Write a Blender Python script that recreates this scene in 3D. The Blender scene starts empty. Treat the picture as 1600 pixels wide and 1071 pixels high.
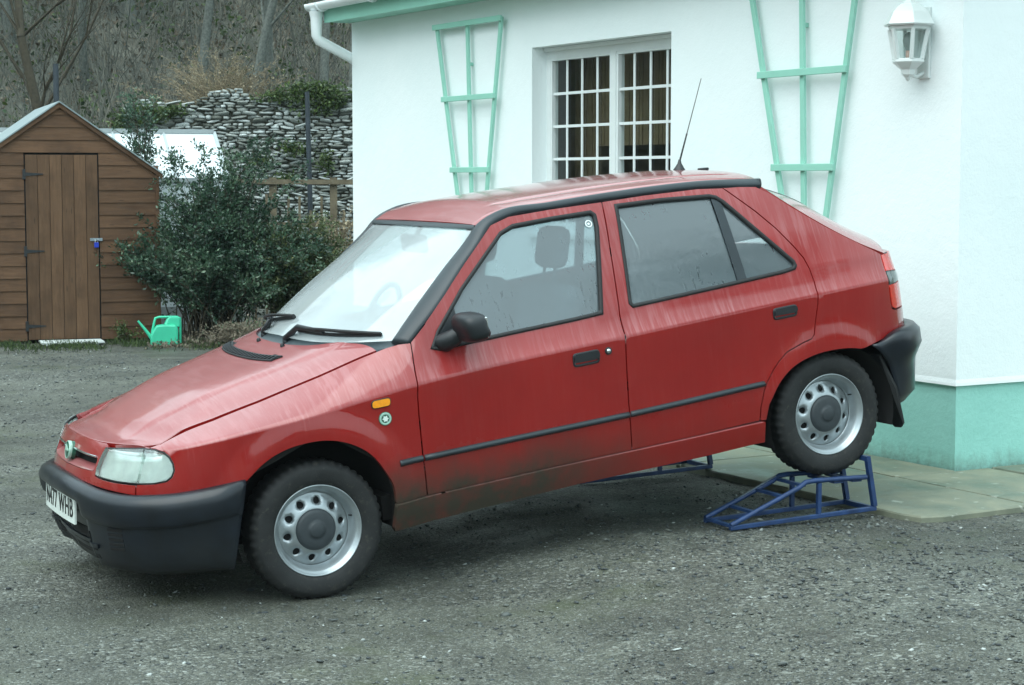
import bpy, bmesh, math, random
import numpy as np
from mathutils import Vector, Matrix
from mathutils.geometry import delaunay_2d_cdt

sc = bpy.context.scene
COL = sc.collection
R = math.radians

# ---------------------------------------------------------------- camera, sky, sun, exposure
CAM_H = 1.61
cam_d = bpy.data.cameras.new("camera"); cam = bpy.data.objects.new("camera", cam_d); COL.objects.link(cam)
cam.location = (0, 0, CAM_H); cam.rotation_euler = (R(90) - math.atan(255 / 2950), 0, 0)
cam_d.sensor_width = 36; cam_d.lens = 2950 / 1600 * 36; cam_d.clip_start = .1; cam_d.clip_end = 2000
sc.camera = cam

SUN_EL, SUN_AZ = 60, 220          # degrees; azimuth clockwise from +Y
world = bpy.data.worlds.new("World"); sc.world = world; world.use_nodes = True
wn = world.node_tree; wn.nodes.clear()
wo = wn.nodes.new('ShaderNodeOutputWorld'); bg = wn.nodes.new('ShaderNodeBackground')
sky = wn.nodes.new('ShaderNodeTexSky'); sky.sky_type = 'NISHITA'; sky.sun_disc = False
sky.sun_elevation = R(SUN_EL); sky.sun_rotation = R(SUN_AZ); sky.dust_density = 3; sky.air_density = 1.2; sky.ozone_density = 1
# thin even cloud over the blue: an overcast sheet, brighter overhead than at the horizon
tc = wn.nodes.new('ShaderNodeTexCoord'); sep = wn.nodes.new('ShaderNodeSeparateXYZ')
wn.links.new(tc.outputs['Generated'], sep.inputs[0])
mr = wn.nodes.new('ShaderNodeMapRange'); mr.inputs[1].default_value = 0; mr.inputs[2].default_value = 1
mr.inputs[3].default_value = .80; mr.inputs[4].default_value = 1.20
wn.links.new(sep.outputs['Z'], mr.inputs[0])
cl = wn.nodes.new('ShaderNodeMix'); cl.data_type = 'RGBA'; cl.inputs[0].default_value = .86
nz = wn.nodes.new('ShaderNodeTexNoise'); nz.inputs['Scale'].default_value = 1.7; nz.inputs['Detail'].default_value = 4
wn.links.new(tc.outputs['Generated'], nz.inputs['Vector'])
cm = wn.nodes.new('ShaderNodeMix'); cm.data_type = 'RGBA'
cm.inputs[6].default_value = (7.7, 10.1, 10.6, 1); cm.inputs[7].default_value = (10.0, 12.3, 12.6, 1)
wn.links.new(nz.outputs['Fac'], cm.inputs[0])
vm = wn.nodes.new('ShaderNodeVectorMath'); vm.operation = 'SCALE'
wn.links.new(cm.outputs[2], vm.inputs[0]); wn.links.new(mr.outputs[0], vm.inputs['Scale'])
wn.links.new(sky.outputs[0], cl.inputs[6]); wn.links.new(vm.outputs[0], cl.inputs[7])
wn.links.new(cl.outputs[2], bg.inputs[0]); bg.inputs[1].default_value = .10
wn.links.new(bg.outputs[0], wo.inputs[0])

sun_d = bpy.data.lights.new("sun", 'SUN'); sun = bpy.data.objects.new("sun", sun_d); COL.objects.link(sun)
sun_d.energy = 1.35; sun_d.angle = R(65); sun_d.color = (.95, 1.0, .98)
sun.rotation_euler = (R(90 - SUN_EL), 0, R(180 - SUN_AZ))
sc.view_settings.view_transform = 'Standard'; sc.view_settings.look = 'None'
sc.view_settings.exposure = 0.84; sc.view_settings.gamma = 1; sc.view_settings.use_curve_mapping = False
sc.cycles.max_bounces = 8; sc.cycles.transparent_max_bounces = 16

# ---------------------------------------------------------------- helpers
def mesh_from(name, verts, faces, norms=None, smooth=False, mats=(), fmat=None):
    me = bpy.data.meshes.new(name)
    me.from_pydata([tuple(map(float, v)) for v in verts], [], [tuple(map(int, f)) for f in faces])
    if smooth or norms is not None: me.polygons.foreach_set('use_smooth', [True] * len(me.polygons))
    for m in mats: me.materials.append(m)
    if fmat is not None: me.polygons.foreach_set('material_index', fmat)
    me.update()
    if norms is not None: me.normals_split_custom_set_from_vertices([tuple(map(float, n)) for n in norms])
    return me
def link(name, me, parent=None, loc=None, rot=None, label=None, kind=None):
    o = bpy.data.objects.new(name, me); COL.objects.link(o)
    if parent is not None: o.parent = parent
    if loc is not None: o.location = loc
    if rot is not None: o.rotation_euler = rot
    if label: o['label'] = label
    if kind: o['kind'] = kind
    return o
def thing(name, label, cat, loc=(0, 0, 0), rotz=0, group=None):
    o = bpy.data.objects.new(name, None); COL.objects.link(o); o.location = loc; o.rotation_euler = (0, 0, rotz)
    o.empty_display_size = .1; o['label'] = label; o['category'] = cat
    if group: o['group'] = group
    return o
def tag(o, label, cat, group=None):
    o['label'] = label; o['category'] = cat
    if group: o['group'] = group
    return o

class MB:
    """collects simple shapes into one mesh"""
    def __init__(s): s.v = []; s.f = []; s.sm = []
    def add(s, v, f, smooth=False):
        b = len(s.v); s.v += [tuple(p) for p in v]; s.f += [tuple(b + i for i in q) for q in f]; s.sm += [smooth] * len(f)
    def box(s, a, b, m=None, bev=0.0):
        (x0, y0, z0), (x1, y1, z1) = a, b
        if bev <= 0:
            v = [(x0, y0, z0), (x1, y0, z0), (x1, y1, z0), (x0, y1, z0), (x0, y0, z1), (x1, y0, z1), (x1, y1, z1), (x0, y1, z1)]
            f = [(0, 3, 2, 1), (4, 5, 6, 7), (0, 1, 5, 4), (1, 2, 6, 5), (2, 3, 7, 6), (3, 0, 4, 7)]
        else:
            bm = bmesh.new(); bmesh.ops.create_cube(bm, size=1)
            for q in bm.verts:
                q.co = Vector(((x0 + x1) / 2 + q.co.x * (x1 - x0), (y0 + y1) / 2 + q.co.y * (y1 - y0), (z0 + z1) / 2 + q.co.z * (z1 - z0)))
            bmesh.ops.bevel(bm, geom=bm.edges[:], offset=bev, segments=2, profile=.5, affect='EDGES')
            bm.verts.index_update(); v = [tuple(q.co) for q in bm.verts]; f = [tuple(q.index for q in p.verts) for p in bm.faces]; bm.free()
        if m is not None: v = [tuple(m @ Vector(p)) for p in v]
        s.add(v, f)
    def bar(s, p, q, w, h=None, up=(0, 0, 1), bev=0.0):
        """rectangular bar from p to q, w across, h along up"""
        p = Vector(p); q = Vector(q); h = w if h is None else h
        d = (q - p); L = d.length; d.normalize(); u = Vector(up); sd = d.cross(u)
        if sd.length < 1e-4: sd = d.cross(Vector((1, 0, 0)))
        sd.normalize(); u = sd.cross(d)
        m = Matrix((( d.x, sd.x, u.x, p.x), (d.y, sd.y, u.y, p.y), (d.z, sd.z, u.z, p.z), (0, 0, 0, 1)))
        s.box((0, -w / 2, -h / 2), (L, w / 2, h / 2), m, bev)
    def tube(s, pts, rad, n=8, cap=True, smooth=True):
        pts = [Vector(p) for p in pts]; k = len(pts)
        rads = rad if hasattr(rad, '__len__') else [rad] * k
        v = []; up = None
        for i, p in enumerate(pts):
            d = (pts[min(i + 1, k - 1)] - pts[max(i - 1, 0)]).normalized()
            if up is None:
                up = Vector((0, 0, 1)) if abs(d.z) < .9 else Vector((1, 0, 0))
            a = d.cross(up).normalized(); up = a.cross(d).normalized()
            for j in range(n):
                t = 2 * math.pi * j / n; v.append(p + (a * math.cos(t) + up * math.sin(t)) * rads[i])
        f = [(i * n + j, i * n + (j + 1) % n, (i + 1) * n + (j + 1) % n, (i + 1) * n + j) for i in range(k - 1) for j in range(n)]
        s.add(v, f, smooth)
        if cap: s.add(v[:n][::-1], [tuple(range(n))]); s.add(v[-n:], [tuple(range(n))])
    def lathe(s, prof, n=32, m=None, closed=False, smooth=True):
        """prof: (r, h) pairs round the local z axis"""
        v = []; k = len(prof)
        for r, h in prof:
            for j in range(n):
                t = 2 * math.pi * j / n; p = Vector((r * math.cos(t), r * math.sin(t), h)); v.append(m @ p if m is not None else p)
        rng = range(k if closed else k - 1)
        f = [(i * n + j, i * n + (j + 1) % n, ((i + 1) % k) * n + (j + 1) % n, ((i + 1) % k) * n + j) for i in rng for j in range(n)]
        s.add(v, f, smooth)
    def prism(s, pts, d):
        """extrude a planar polygon (3d points) along d"""
        pts = [Vector(p) for p in pts]; d = Vector(d); n = len(pts)
        v = pts + [p + d for p in pts]
        f = [tuple(range(n))[::-1], tuple(range(n, 2 * n))] + [(i, (i + 1) % n, n + (i + 1) % n, n + i) for i in range(n)]
        s.add(v, f)
    def mesh(s, name, *mats):
        me = bpy.data.meshes.new(name); me.from_pydata([tuple(map(float, p)) for p in s.v], [], s.f)
        me.polygons.foreach_set('use_smooth', s.sm)
        bm = bmesh.new(); bm.from_mesh(me); bmesh.ops.recalc_face_normals(bm, faces=bm.faces[:]); bm.to_mesh(me); bm.free()
        for m in mats: me.materials.append(m)
        return me
    def build(s, name, mat, parent=None, **k): return link(name, s.mesh(name, mat), parent, **k)

# ---------------------------------------------------------------- materials
def out0(v): return v.outputs[2] if v.bl_idname == 'ShaderNodeMix' else v.outputs[0]
class NT:
    def __init__(s, name):
        s.m = bpy.data.materials.new(name); s.m.use_nodes = True; s.t = s.m.node_tree; s.t.nodes.clear()
        s.out = s.t.nodes.new('ShaderNodeOutputMaterial')
    def n(s, typ, ins=None, **props):
        nd = s.t.nodes.new('ShaderNode' + typ)
        for k, v in props.items(): setattr(nd, k, v)
        if ins:
            for k, v in ins.items():
                sock = nd.inputs[k]
                if isinstance(v, tuple) and len(v) == 2 and hasattr(v[0], 'outputs'): s.t.links.new(v[0].outputs[v[1]], sock)
                elif hasattr(v, 'outputs'): s.t.links.new(out0(v), sock)
                else:
                    if isinstance(v, tuple) and len(v) == 3 and sock.type == 'RGBA': v = (*v, 1)
                    sock.default_value = v
        return nd
    def coord(s, which='Object', scale=(1, 1, 1), rot=(0, 0, 0)):
        c = s.n('TexCoord'); return s.n('Mapping', {'Vector': (c, which), 'Scale': scale, 'Rotation': rot})
    def noise(s, vec, scale, detail=4, rough=.55, dist=0.0):
        return s.n('TexNoise', {'Vector': vec, 'Scale': scale, 'Detail': detail, 'Roughness': rough, 'Distortion': dist})
    def ramp(s, fac, stops, interp='LINEAR'):
        r = s.n('ValToRGB', {'Fac': fac}); cr = r.color_ramp; cr.interpolation = interp
        while len(cr.elements) < len(stops): cr.elements.new(.5)
        for e, (p, c) in zip(cr.elements, stops):
            e.position = p; e.color = (*c, 1) if isinstance(c, tuple) else (c, c, c, 1)
        return r
    def mix(s, fac, a, b, blend='MIX'):
        m = s.n('Mix', None, data_type='RGBA', blend_type=blend)
        for i, v in ((0, fac), (6, a), (7, b)):
            if isinstance(v, tuple) and len(v) == 2: s.t.links.new(v[0].outputs[v[1]], m.inputs[i])
            elif hasattr(v, 'outputs'): s.t.links.new(out0(v), m.inputs[i])
            else: m.inputs[i].default_value = (*v, 1) if isinstance(v, tuple) else v
        return m
    def math(s, op, a, b=0.0, c=0.0, clamp=False):
        m = s.n('Math', None, operation=op, use_clamp=clamp)
        for i, v in enumerate((a, b, c)):
            if isinstance(v, tuple): s.t.links.new(v[0].outputs[v[1]], m.inputs[i])
            elif hasattr(v, 'outputs'): s.t.links.new(out0(v), m.inputs[i])
            else: m.inputs[i].default_value = v
        return m
    def bump(s, h, strength=.3, dist=.01, normal=None):
        d = {'Height': h, 'Strength': strength, 'Distance': dist}
        if normal is not None: d['Normal'] = normal
        return s.n('Bump', d)
    def bsdf(s, **k):
        ins = {}
        for a, v in k.items():
            key = {'base': 'Base Color', 'rough': 'Roughness', 'metal': 'Metallic', 'spec': 'Specular IOR Level', 'coat': 'Coat Weight',
                   'coat_rough': 'Coat Roughness', 'normal': 'Normal', 'trans': 'Transmission Weight', 'alpha': 'Alpha', 'ior': 'IOR',
                   'sheen': 'Sheen Weight', 'coat_normal': 'Coat Normal', 'emit': 'Emission Color', 'emits': 'Emission Strength', 'sss': 'Subsurface Weight'}[a]
            if hasattr(v, 'bl_idname') and v.bl_idname == 'ShaderNodeMix': v = (v, 2)
            ins[key] = v
        return s.n('BsdfPrincipled', ins)
    def done(s, sh, disp=None):
        s.t.links.new(sh.outputs[0], s.out.inputs[0]); return s.m
M = {}
def simple(name, col, rough=.5, metal=0.0, var=.12, nscale=8, bump=0.0, bscale=60, spec=.5, coat=0.0):
    t = NT(name); c = t.coord()
    nz = t.noise(c, nscale, 5)
    dark = tuple(x * (1 - var) for x in col); lite = tuple(min(1, x * (1 + var)) for x in col)
    cr = t.ramp(nz, [(.3, dark), (.7, lite)])
    k = dict(base=cr, rough=rough, metal=metal, spec=spec, coat=coat)
    if bump: k['normal'] = t.bump(t.noise(c, bscale, 3), bump, .004)
    M[name] = t.done(t.bsdf(**k)); return M[name]

simple('black_rubber', (.008, .009, .010), .62, var=.3, nscale=20, bump=.2, bscale=200)
simple('black_plastic', (.009, .012, .015), .42, var=.25, nscale=12, bump=.15, bscale=350)
simple('trim_plastic', (.017, .025, .031), .36, var=.2, nscale=6, bump=.1, bscale=300)
simple('dark_void', (.006, .006, .006), .9, var=.1)
simple('grey_plastic', (.055, .075, .085), .5, var=.15, nscale=30)
simple('chrome', (.75, .78, .80), .12, metal=1, var=.03)
simple('seat_fabric', (.085, .11, .125), .95, var=.2, nscale=40, bump=.3, bscale=250)
simple('dash_plastic', (.04, .05, .06), .7, var=.15)
simple('amber_lens', (.95, .33, .01), .22, var=.10, nscale=60, coat=.6)
simple('red_lens', (.62, .025, .012), .18, var=.12, nscale=90, coat=.8)
simple('smoke_lens', (.06, .08, .075), .15, var=.1, coat=.8)
simple('ramp_blue', (.014, .040, .120), .45, var=.35, nscale=14, bump=.3, bscale=60)
simple('ramp_worn', (.30, .36, .40), .35, metal=.6, var=.25, nscale=40)
simple('green_paint', (.29, .60, .49), .5, var=.06, nscale=5, bump=.12, bscale=80)
def plinth():
    t = NT('plinth_green'); c = t.coord(); sep = t.n('SeparateXYZ', {'Vector': (t.n('TexCoord'), 'Object')})
    col = t.ramp(t.noise(c, 2.2, 6, .6), [(.3, (.27, .58, .51)), (.7, (.33, .665, .59))])
    col = t.mix(t.ramp(t.noise(c, 24, 4), [(.62, 0.0), (.74, .25)]), col, (.16, .42, .36))
    zn = t.math('ADD', (sep, 'Z'), t.math('MULTIPLY', t.noise(t.coord('Object', (14, 14, 5)), 1, 6, .7), .20))
    d = t.math('MULTIPLY', t.n('MapRange', {'Value': zn, 'From Min': .17, 'From Max': .30, 'To Min': .75, 'To Max': 0.0}), t.ramp(t.noise(c, 30, 5, .7), [(.35, .4), (.6, 1.0)]))
    col = t.mix(d, col, (.11, .13, .09))
    M['plinth_green'] = t.done(t.bsdf(base=col, rough=.62, normal=t.bump(t.noise(c, 26, 5, .65), .4, .010)))
plinth()
simple('upvc_white', (.76, .80, .80), .3, var=.03)
simple('gutter_white', (.78, .83, .84), .35, var=.04)
simple('lamp_white', (.66, .71, .70), .3, var=.03)
simple('felt_grey', (.24, .295, .305), .8, var=.12, nscale=5, bump=.5, bscale=90)
simple('iron_black', (.016, .018, .020), .5, var=.3)
simple('padlock_blue', (.02, .05, .45), .3, var=.1)
simple('can_green', (.05, .56, .34), .38, var=.10, nscale=6, bump=.1, bscale=60)
simple('slate_roof', (.06, .06, .065), .6, var=.3, nscale=12)
simple('mat_pale', (.55, .60, .58), .7, var=.15, nscale=20)
simple('pole_dark', (.025, .035, .045), .6, var=.25)
simple('fence_wood', (.14, .115, .075), .85, var=.35, nscale=10, bump=.4, bscale=40)
simple('gh_frame', (.40, .44, .45), .35, metal=.4, var=.06)
simple('poly_white', (.60, .66, .68), .35, var=.03)
simple('badge_green', (.008, .085, .050), .3, var=.2, nscale=90)
simple('badge_pale', (.33, .52, .43), .4, var=.2, nscale=90)
simple('badge_white', (.70, .80, .74), .4, var=.1, nscale=90)
simple('plate_white', (.72, .78, .74), .35, var=.05, nscale=30)
simple('plate_black', (.01, .012, .012), .5, var=.1)
simple('room_dark', (.020, .024, .020), .9, var=.2)
simple('room_curtain', (.16, .115, .060), .95, var=.35, nscale=3)
simple('room_green', (.03, .13, .09), .9, var=.3)
simple('bulb_glass', (.30, .34, .33), .15, var=.1)
simple('candle_pink', (.6, .38, .32), .5, var=.1)

def paint():
    t = NT('red_paint'); c = t.coord('Object')
    g = t.n('NewGeometry'); nsep = t.n('SeparateXYZ', {'Vector': (g, 'Normal')})
    osep = t.n('SeparateXYZ', {'Vector': (t.n('TexCoord'), 'Object')})
    # runs of condensation: noise drawn out down the panel
    run = t.noise(t.coord('Object', (44, 5, 2.4)), 1.0, 3, .6, .25)
    run2 = t.noise(t.coord('Object', (120, 12, 7)), 1.0, 2, .5)
    blot = t.noise(t.coord('Object', (5, 5, 4)), 1.0, 4)
    runs = t.math('MULTIPLY', t.ramp(run, [(.47, 0.0), (.58, 1.0)]), t.ramp(blot, [(.38, .05), (.64, 1.0)]))
    runs = t.math('ADD', t.math('MULTIPLY', runs, .75), t.math('MULTIPLY', t.ramp(run2, [(.52, 0.0), (.70, 1.0)]), .3), clamp=True)
    # dew settles on skins that face up; flat ones also carry painted sky sheen
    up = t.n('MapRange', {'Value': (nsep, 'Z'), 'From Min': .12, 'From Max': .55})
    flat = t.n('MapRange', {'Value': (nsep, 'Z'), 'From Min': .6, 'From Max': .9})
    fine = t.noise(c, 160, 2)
    dew_sheen = t.math('MULTIPLY', up, t.math('ADD', t.math('MULTIPLY', runs, .75), .22), clamp=True)
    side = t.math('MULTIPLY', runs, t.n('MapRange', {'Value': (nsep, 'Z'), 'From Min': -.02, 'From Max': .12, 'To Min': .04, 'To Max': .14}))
    dew_sheen = t.math('MAXIMUM', dew_sheen, side)
    dew_sheen = t.math('ADD', t.math('MULTIPLY', dew_sheen, t.math('SUBTRACT', 1.0, t.math('MULTIPLY', flat, .5))), t.math('MULTIPLY', flat, t.ramp(t.noise(t.coord('Object', (2.2, 2.2, 2.2)), 1, 5), [(.3, .50), (.7, .72)])), clamp=True)
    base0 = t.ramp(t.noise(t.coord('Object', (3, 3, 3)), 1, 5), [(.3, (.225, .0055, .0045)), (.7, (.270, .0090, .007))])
    base1 = t.mix(t.math('MULTIPLY', dew_sheen, .24), base0, (.74, .50, .52))
    # road film on the lowest part of the sides
    zn = t.math('ADD', (osep, 'Z'), t.math('MULTIPLY', t.noise(t.coord('Object', (6, 6, 3)), 1, 6, .65), .22))
    dirt = t.math('MULTIPLY', t.n('MapRange', {'Value': zn, 'From Min': .41, 'From Max': .585, 'To Min': 1.0, 'To Max': 0.0}),
                  t.ramp(t.noise(t.coord('Object', (9, 9, 9)), 1, 6, .7), [(.25, .65), (.55, 1.0)]))
    fx = t.n('MapRange', {'Value': (osep, 'X'), 'From Min': 1.0, 'From Max': 1.6, 'To Min': 1.0, 'To Max': .15})
    dirt = t.math('MULTIPLY', dirt, fx)
    base2 = t.mix(dirt, base1, (.044, .038, .028))
    rough = t.math('ADD', t.math('ADD', .26, t.math('MULTIPLY', dew_sheen, .25)), t.math('MULTIPLY', dirt, .5), clamp=True)
    crough = t.math('ADD', .02, t.math('MULTIPLY', dew_sheen, .045), clamp=True)
    coat = t.math('SUBTRACT', 1.0, t.math('MULTIPLY', dirt, 1.1), clamp=True)
    bmp = t.bump(t.math('ADD', fine, t.math('MULTIPLY', runs, 1.5)), .05, .002)
    M['red_paint'] = t.done(t.bsdf(base=base2, rough=rough, coat=coat, coat_rough=crough, coat_normal=bmp, spec=.15))
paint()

def schlick(t, f0):
    """mirror share of a pane, the same from both of its faces"""
    lw = t.n('LayerWeight', {'Blend': .5}); p = t.math('POWER', (lw, 'Facing'), 5.0)
    return t.math('ADD', f0, t.math('MULTIPLY', p, 1 - f0), clamp=True)
def glass_mats():
    # side glass: misted inside, runs of water outside
    t = NT('misted_glass')
    run = t.noise(t.coord('Object', (60, 60, 3.0)), 1.0, 3, .6, .3)
    big = t.noise(t.coord('Object', (4, 4, 3)), 1.0, 4)
    clear = t.math('MULTIPLY', t.ramp(run, [(.60, 0.0), (.70, .8)]), t.ramp(big, [(.50, 0.0), (.62, 1.0)]))
    fog = t.n('BsdfDiffuse', {'Color': (.50, .61, .66, 1), 'Roughness': .5})
    fogt = t.n('BsdfTranslucent', {'Color': (.50, .62, .66, 1)})
    f2 = t.n('MixShader', {0: .45, 1: fog, 2: fogt})
    tr = t.n('BsdfTransparent', {'Color': (.62, .72, .74, 1)})
    fa = t.math('SUBTRACT', .34, t.math('MULTIPLY', clear, .30))
    a = t.n('MixShader', {0: fa, 1: tr, 2: f2})
    gl = t.n('BsdfGlossy', {'Color': (1, 1, 1, 1), 'Roughness': .03, 'Normal': t.bump(run, .12, .003)})
    fr = schlick(t, .085)
    M['misted_glass'] = t.done(t.n('MixShader', {0: fr, 1: a, 2: gl}))
    t = NT('windscreen_glass')
    big = t.noise(t.coord('Object', (3, 3, 3)), 1.0, 3)
    fog = t.n('BsdfDiffuse', {'Color': (.80, .88, .90, 1)})
    tr = t.n('BsdfTransparent', {'Color': (.8, .86, .88, 1)})
    a = t.n('MixShader', {0: t.ramp(big, [(.3, .36), (.7, .44)]), 1: tr, 2: fog})
    gl = t.n('BsdfGlossy', {'Color': (1, 1, 1, 1), 'Roughness': .04})
    M['windscreen_glass'] = t.done(t.n('MixShader', {0: schlick(t, .085), 1: a, 2: gl}))
    t = NT('clear_glass')
    tr = t.n('BsdfTransparent', {'Color': (.85, .90, .89, 1)})
    gl = t.n('BsdfGlossy', {'Color': (1, 1, 1, 1), 'Roughness': .01, 'Normal': t.bump(t.noise(t.coord(), 1.3, 2), .05, .02)})
    M['clear_glass'] = t.done(t.n('MixShader', {0: schlick(t, .05), 1: tr, 2: gl}))
    t = NT('lamp_lens')
    w = t.n('TexWave', {'Vector': t.coord('Object', (0, 1, 0)), 'Scale': 42.0, 'Distortion': .2})
    tr = t.n('BsdfTransparent', {'Color': (.86, .92, .90, 1)})
    df = t.n('BsdfDiffuse', {'Color': (.80, .86, .84, 1)})
    a = t.n('MixShader', {0: .11, 1: tr, 2: df})
    gl = t.n('BsdfGlossy', {'Color': (1, 1, 1, 1), 'Roughness': .06, 'Normal': t.bump(w, .25, .004)})
    M['lamp_lens'] = t.done(t.n('MixShader', {0: schlick(t, .11), 1: a, 2: gl}))
glass_mats()
simple('reflector', (.82, .87, .86), .22, metal=.45, var=.12, nscale=25)
simple('wheel_silver', (.36, .40, .42), .34, metal=.65, var=.18, nscale=9, bump=.08, bscale=120)
simple('cap_grey', (.032, .040, .046), .5, var=.15, nscale=30, bump=.1, bscale=200)

def tyre_mat():
    t = NT('tyre_rubber'); c = t.coord()
    base = t.ramp(t.noise(c, 14, 5), [(.35, (.007, .008, .0085)), (.7, (.017, .018, .0185))])
    mud = t.mix(t.ramp(t.noise(c, 40, 6, .7), [(.55, 0.0), (.72, .55)]), base, (.07, .065, .05))
    M['tyre'] = t.done(t.bsdf(base=mud, rough=.72, normal=t.bump(t.noise(c, 180, 3), .3, .003)))
tyre_mat()

def bumper_mat():
    t = NT('bumper_plastic'); c = t.coord('Object')
    base = t.ramp(t.noise(c, 9, 6, .6), [(.32, (.004, .006, .009)), (.72, (.011, .016, .025))])
    osep = t.n('SeparateXYZ', {'Vector': (t.n('TexCoord'), 'Object')})
    zn = t.math('ADD', (osep, 'Z'), t.math('MULTIPLY', t.noise(c, 6, 5), .2))
    d = t.n('MapRange', {'Value': zn, 'From Min': .20, 'From Max': .42, 'To Min': .45, 'To Max': 0.0})
    base = t.mix(d, base, (.024, .025, .021))
    spots = t.ramp(t.noise(c, 60, 3), [(.64, 0.0), (.70, .4)])
    base = t.mix(spots, base, (.010, .012, .014))
    M['bumper'] = t.done(t.bsdf(base=base, rough=t.math('ADD', .30, t.math('MULTIPLY', d, .5)), normal=t.bump(t.noise(c, 300, 2), .12, .002)))
bumper_mat()

def render_wall():
    t = NT('white_render'); c = t.coord('Object')
    col = t.ramp(t.noise(c, .9, 6, .6), [(.3, (.80, .875, .88)), (.7, (.87, .92, .925))])
    b1 = t.noise(c, 14, 5, .6); b2 = t.noise(c, 70, 4, .7)
    h = t.math('ADD', b1, t.math('MULTIPLY', b2, .5))
    M['white_render'] = t.done(t.bsdf(base=col, rough=.85, spec=.25, normal=t.bump(h, .28, .012)))
render_wall()

def wood(name, a, b, dark, axis_scale):
    t = NT(name); oi = t.n('ObjectInfo')
    c = t.n('TexCoord'); off = t.n('VectorMath', {0: (c, 'Object'), 1: t.n('CombineXYZ', {'X': t.math('MULTIPLY', (oi, 'Random'), 7.0), 'Z': t.math('MULTIPLY', (oi, 'Random'), 13.0)})})
    mp = t.n('Mapping', {'Vector': off, 'Scale': axis_scale})
    g = t.noise(mp, 3.0, 6, .65, .6)
    col = t.ramp(g, [(.28, a), (.72, b)])
    tint = t.math('ADD', .84, t.math('MULTIPLY', (oi, 'Random'), .32))
    col = t.mix(1.0, col, t.n('CombineXYZ', {'X': tint, 'Y': tint, 'Z': tint}), 'MULTIPLY')
    kn = t.n('TexVoronoi', {'Vector': t.n('Mapping', {'Vector': off, 'Scale': tuple(.5 + .5 * s for s in axis_scale)}), 'Scale': 2.4})
    col = t.mix(t.ramp((kn, 'Distance'), [(.05, .85), (.11, 0.0)]), col, dark)
    st = t.ramp(t.noise(t.n('Mapping', {'Vector': off, 'Scale': (2, 2, 2)}), 1.2, 5), [(.46, 0.0), (.70, .7)])
    col = t.mix(st, col, tuple(x * .55 for x in a))
    M[name] = t.done(t.bsdf(base=col, rough=.72, normal=t.bump(g, .25, .006), spec=.3))
wood('board_wood', (.088, .045, .024), (.145, .078, .042), (.042, .023, .014), (1.2, 8, 14))
wood('door_wood', (.094, .050, .027), (.150, .084, .046), (.042, .025, .014), (14, 8, 1.2))

def ground_mat():
    t = NT('gravel_ground'); c = t.coord('Object')
    v1 = t.n('TexVoronoi', {'Vector': c, 'Scale': 75.0, 'Randomness': 1.0})
    v2 = t.n('TexVoronoi', {'Vector': c, 'Scale': 190.0, 'Randomness': 1.0})
    bs = t.n('SeparateXYZ', {'Vector': (v1, 'Color')})
    grain = t.ramp((bs, 'X'), [(.0, (.030, .036, .038)), (.30, (.083, .090, .078)), (.58, (.148, .152, .118)), (.84, (.225, .230, .195)), (1.0, (.60, .63, .58))])
    bs2 = t.n('SeparateXYZ', {'Vector': (v2, 'Color')})
    g2 = t.ramp((bs2, 'Y'), [(.0, (.040, .048, .048)), (.5, (.118, .122, .094)), (.90, (.21, .215, .18)), (1.0, (.50, .54, .52))])
    big = t.noise(c, .55, 6, .6, .4)
    fines = t.ramp(big, [(.42, 0.0), (.58, 1.0)])
    a = t.mix(.5, grain, g2)
    b = t.mix(.42, g2, (.128, .136, .104))
    col = t.mix(t.math('MULTIPLY', fines, .8), a, b)
    patch = t.ramp(t.noise(c, 2.6, 7, .65), [(.28, .44), (.72, .90)])
    col = t.mix(1.0, col, patch, 'MULTIPLY')
    moss = t.math('MULTIPLY', t.ramp(t.noise(c, 1.1, 6, .7), [(.56, 0.0), (.68, .55)]), 1.0)
    col = t.mix(moss, col, (.060, .072, .034))
    wet = t.ramp(t.noise(t.coord('Object', (.35, .8, 1), (0, 0, .45)), 1.0, 5, .6, .8), [(.46, 1.0), (.60, .66)])
    col = t.mix(1.0, col, wet, 'MULTIPLY')
    h = t.math('ADD', t.math('MULTIPLY', (v1, 'Distance'), -1.0), t.math('MULTIPLY', (v2, 'Distance'), -.5))
    rough = t.ramp(t.noise(c, 2.0, 4), [(.35, .48), (.6, .75)])
    M['gravel'] = t.done(t.bsdf(base=col, rough=rough, normal=t.bump(h, .55, .012), spec=.35))
ground_mat()

def stone_attr(name, rough=.6, stops=None, spec=.4, bscale=60):
    t = NT(name); at = t.n('Attribute', None, attribute_name='tone')
    col = t.ramp((at, 'Fac'), stops, 'LINEAR')
    nz = t.ramp(t.noise(t.coord('Object'), bscale, 4), [(.3, .82), (.7, 1.12)])
    M[name] = t.done(t.bsdf(base=t.mix(1.0, col, nz, 'MULTIPLY'), rough=rough, spec=spec))
stone_attr('pebbles', .55, [(0, (.030, .036, .040)), (.25, (.052, .062, .066)), (.5, (.084, .095, .090)), (.72, (.120, .130, .112)), (.88, (.19, .205, .19)), (.97, (.29, .315, .30)), (1, (.42, .45, .43))])

def wallstone():
    t = NT('wall_stone'); oi = t.n('ObjectInfo'); at = t.n('Attribute', None, attribute_name='tone')
    r = t.math('FRACT', t.math('ADD', (oi, 'Random'), (at, 'Fac')))
    col = t.ramp(r, [(0, (.10, .11, .095)), (.2, (.20, .215, .195)), (.5, (.33, .355, .335)), (.8, (.48, .52, .51)), (1, (.66, .71, .70))])
    nz = t.noise(t.coord('Object', (1, 1, 1)), 9, 6, .7)
    col = t.mix(t.ramp(nz, [(.48, 0.0), (.62, .85)]), col, (.065, .07, .055))
    M['wall_stone'] = t.done(t.bsdf(base=col, rough=.85, normal=t.bump(nz, .5, .01), spec=.2))
wallstone()
simple('wall_core', (.075, .075, .055), .95, var=.4, nscale=6, bump=.6, bscale=30)

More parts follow.
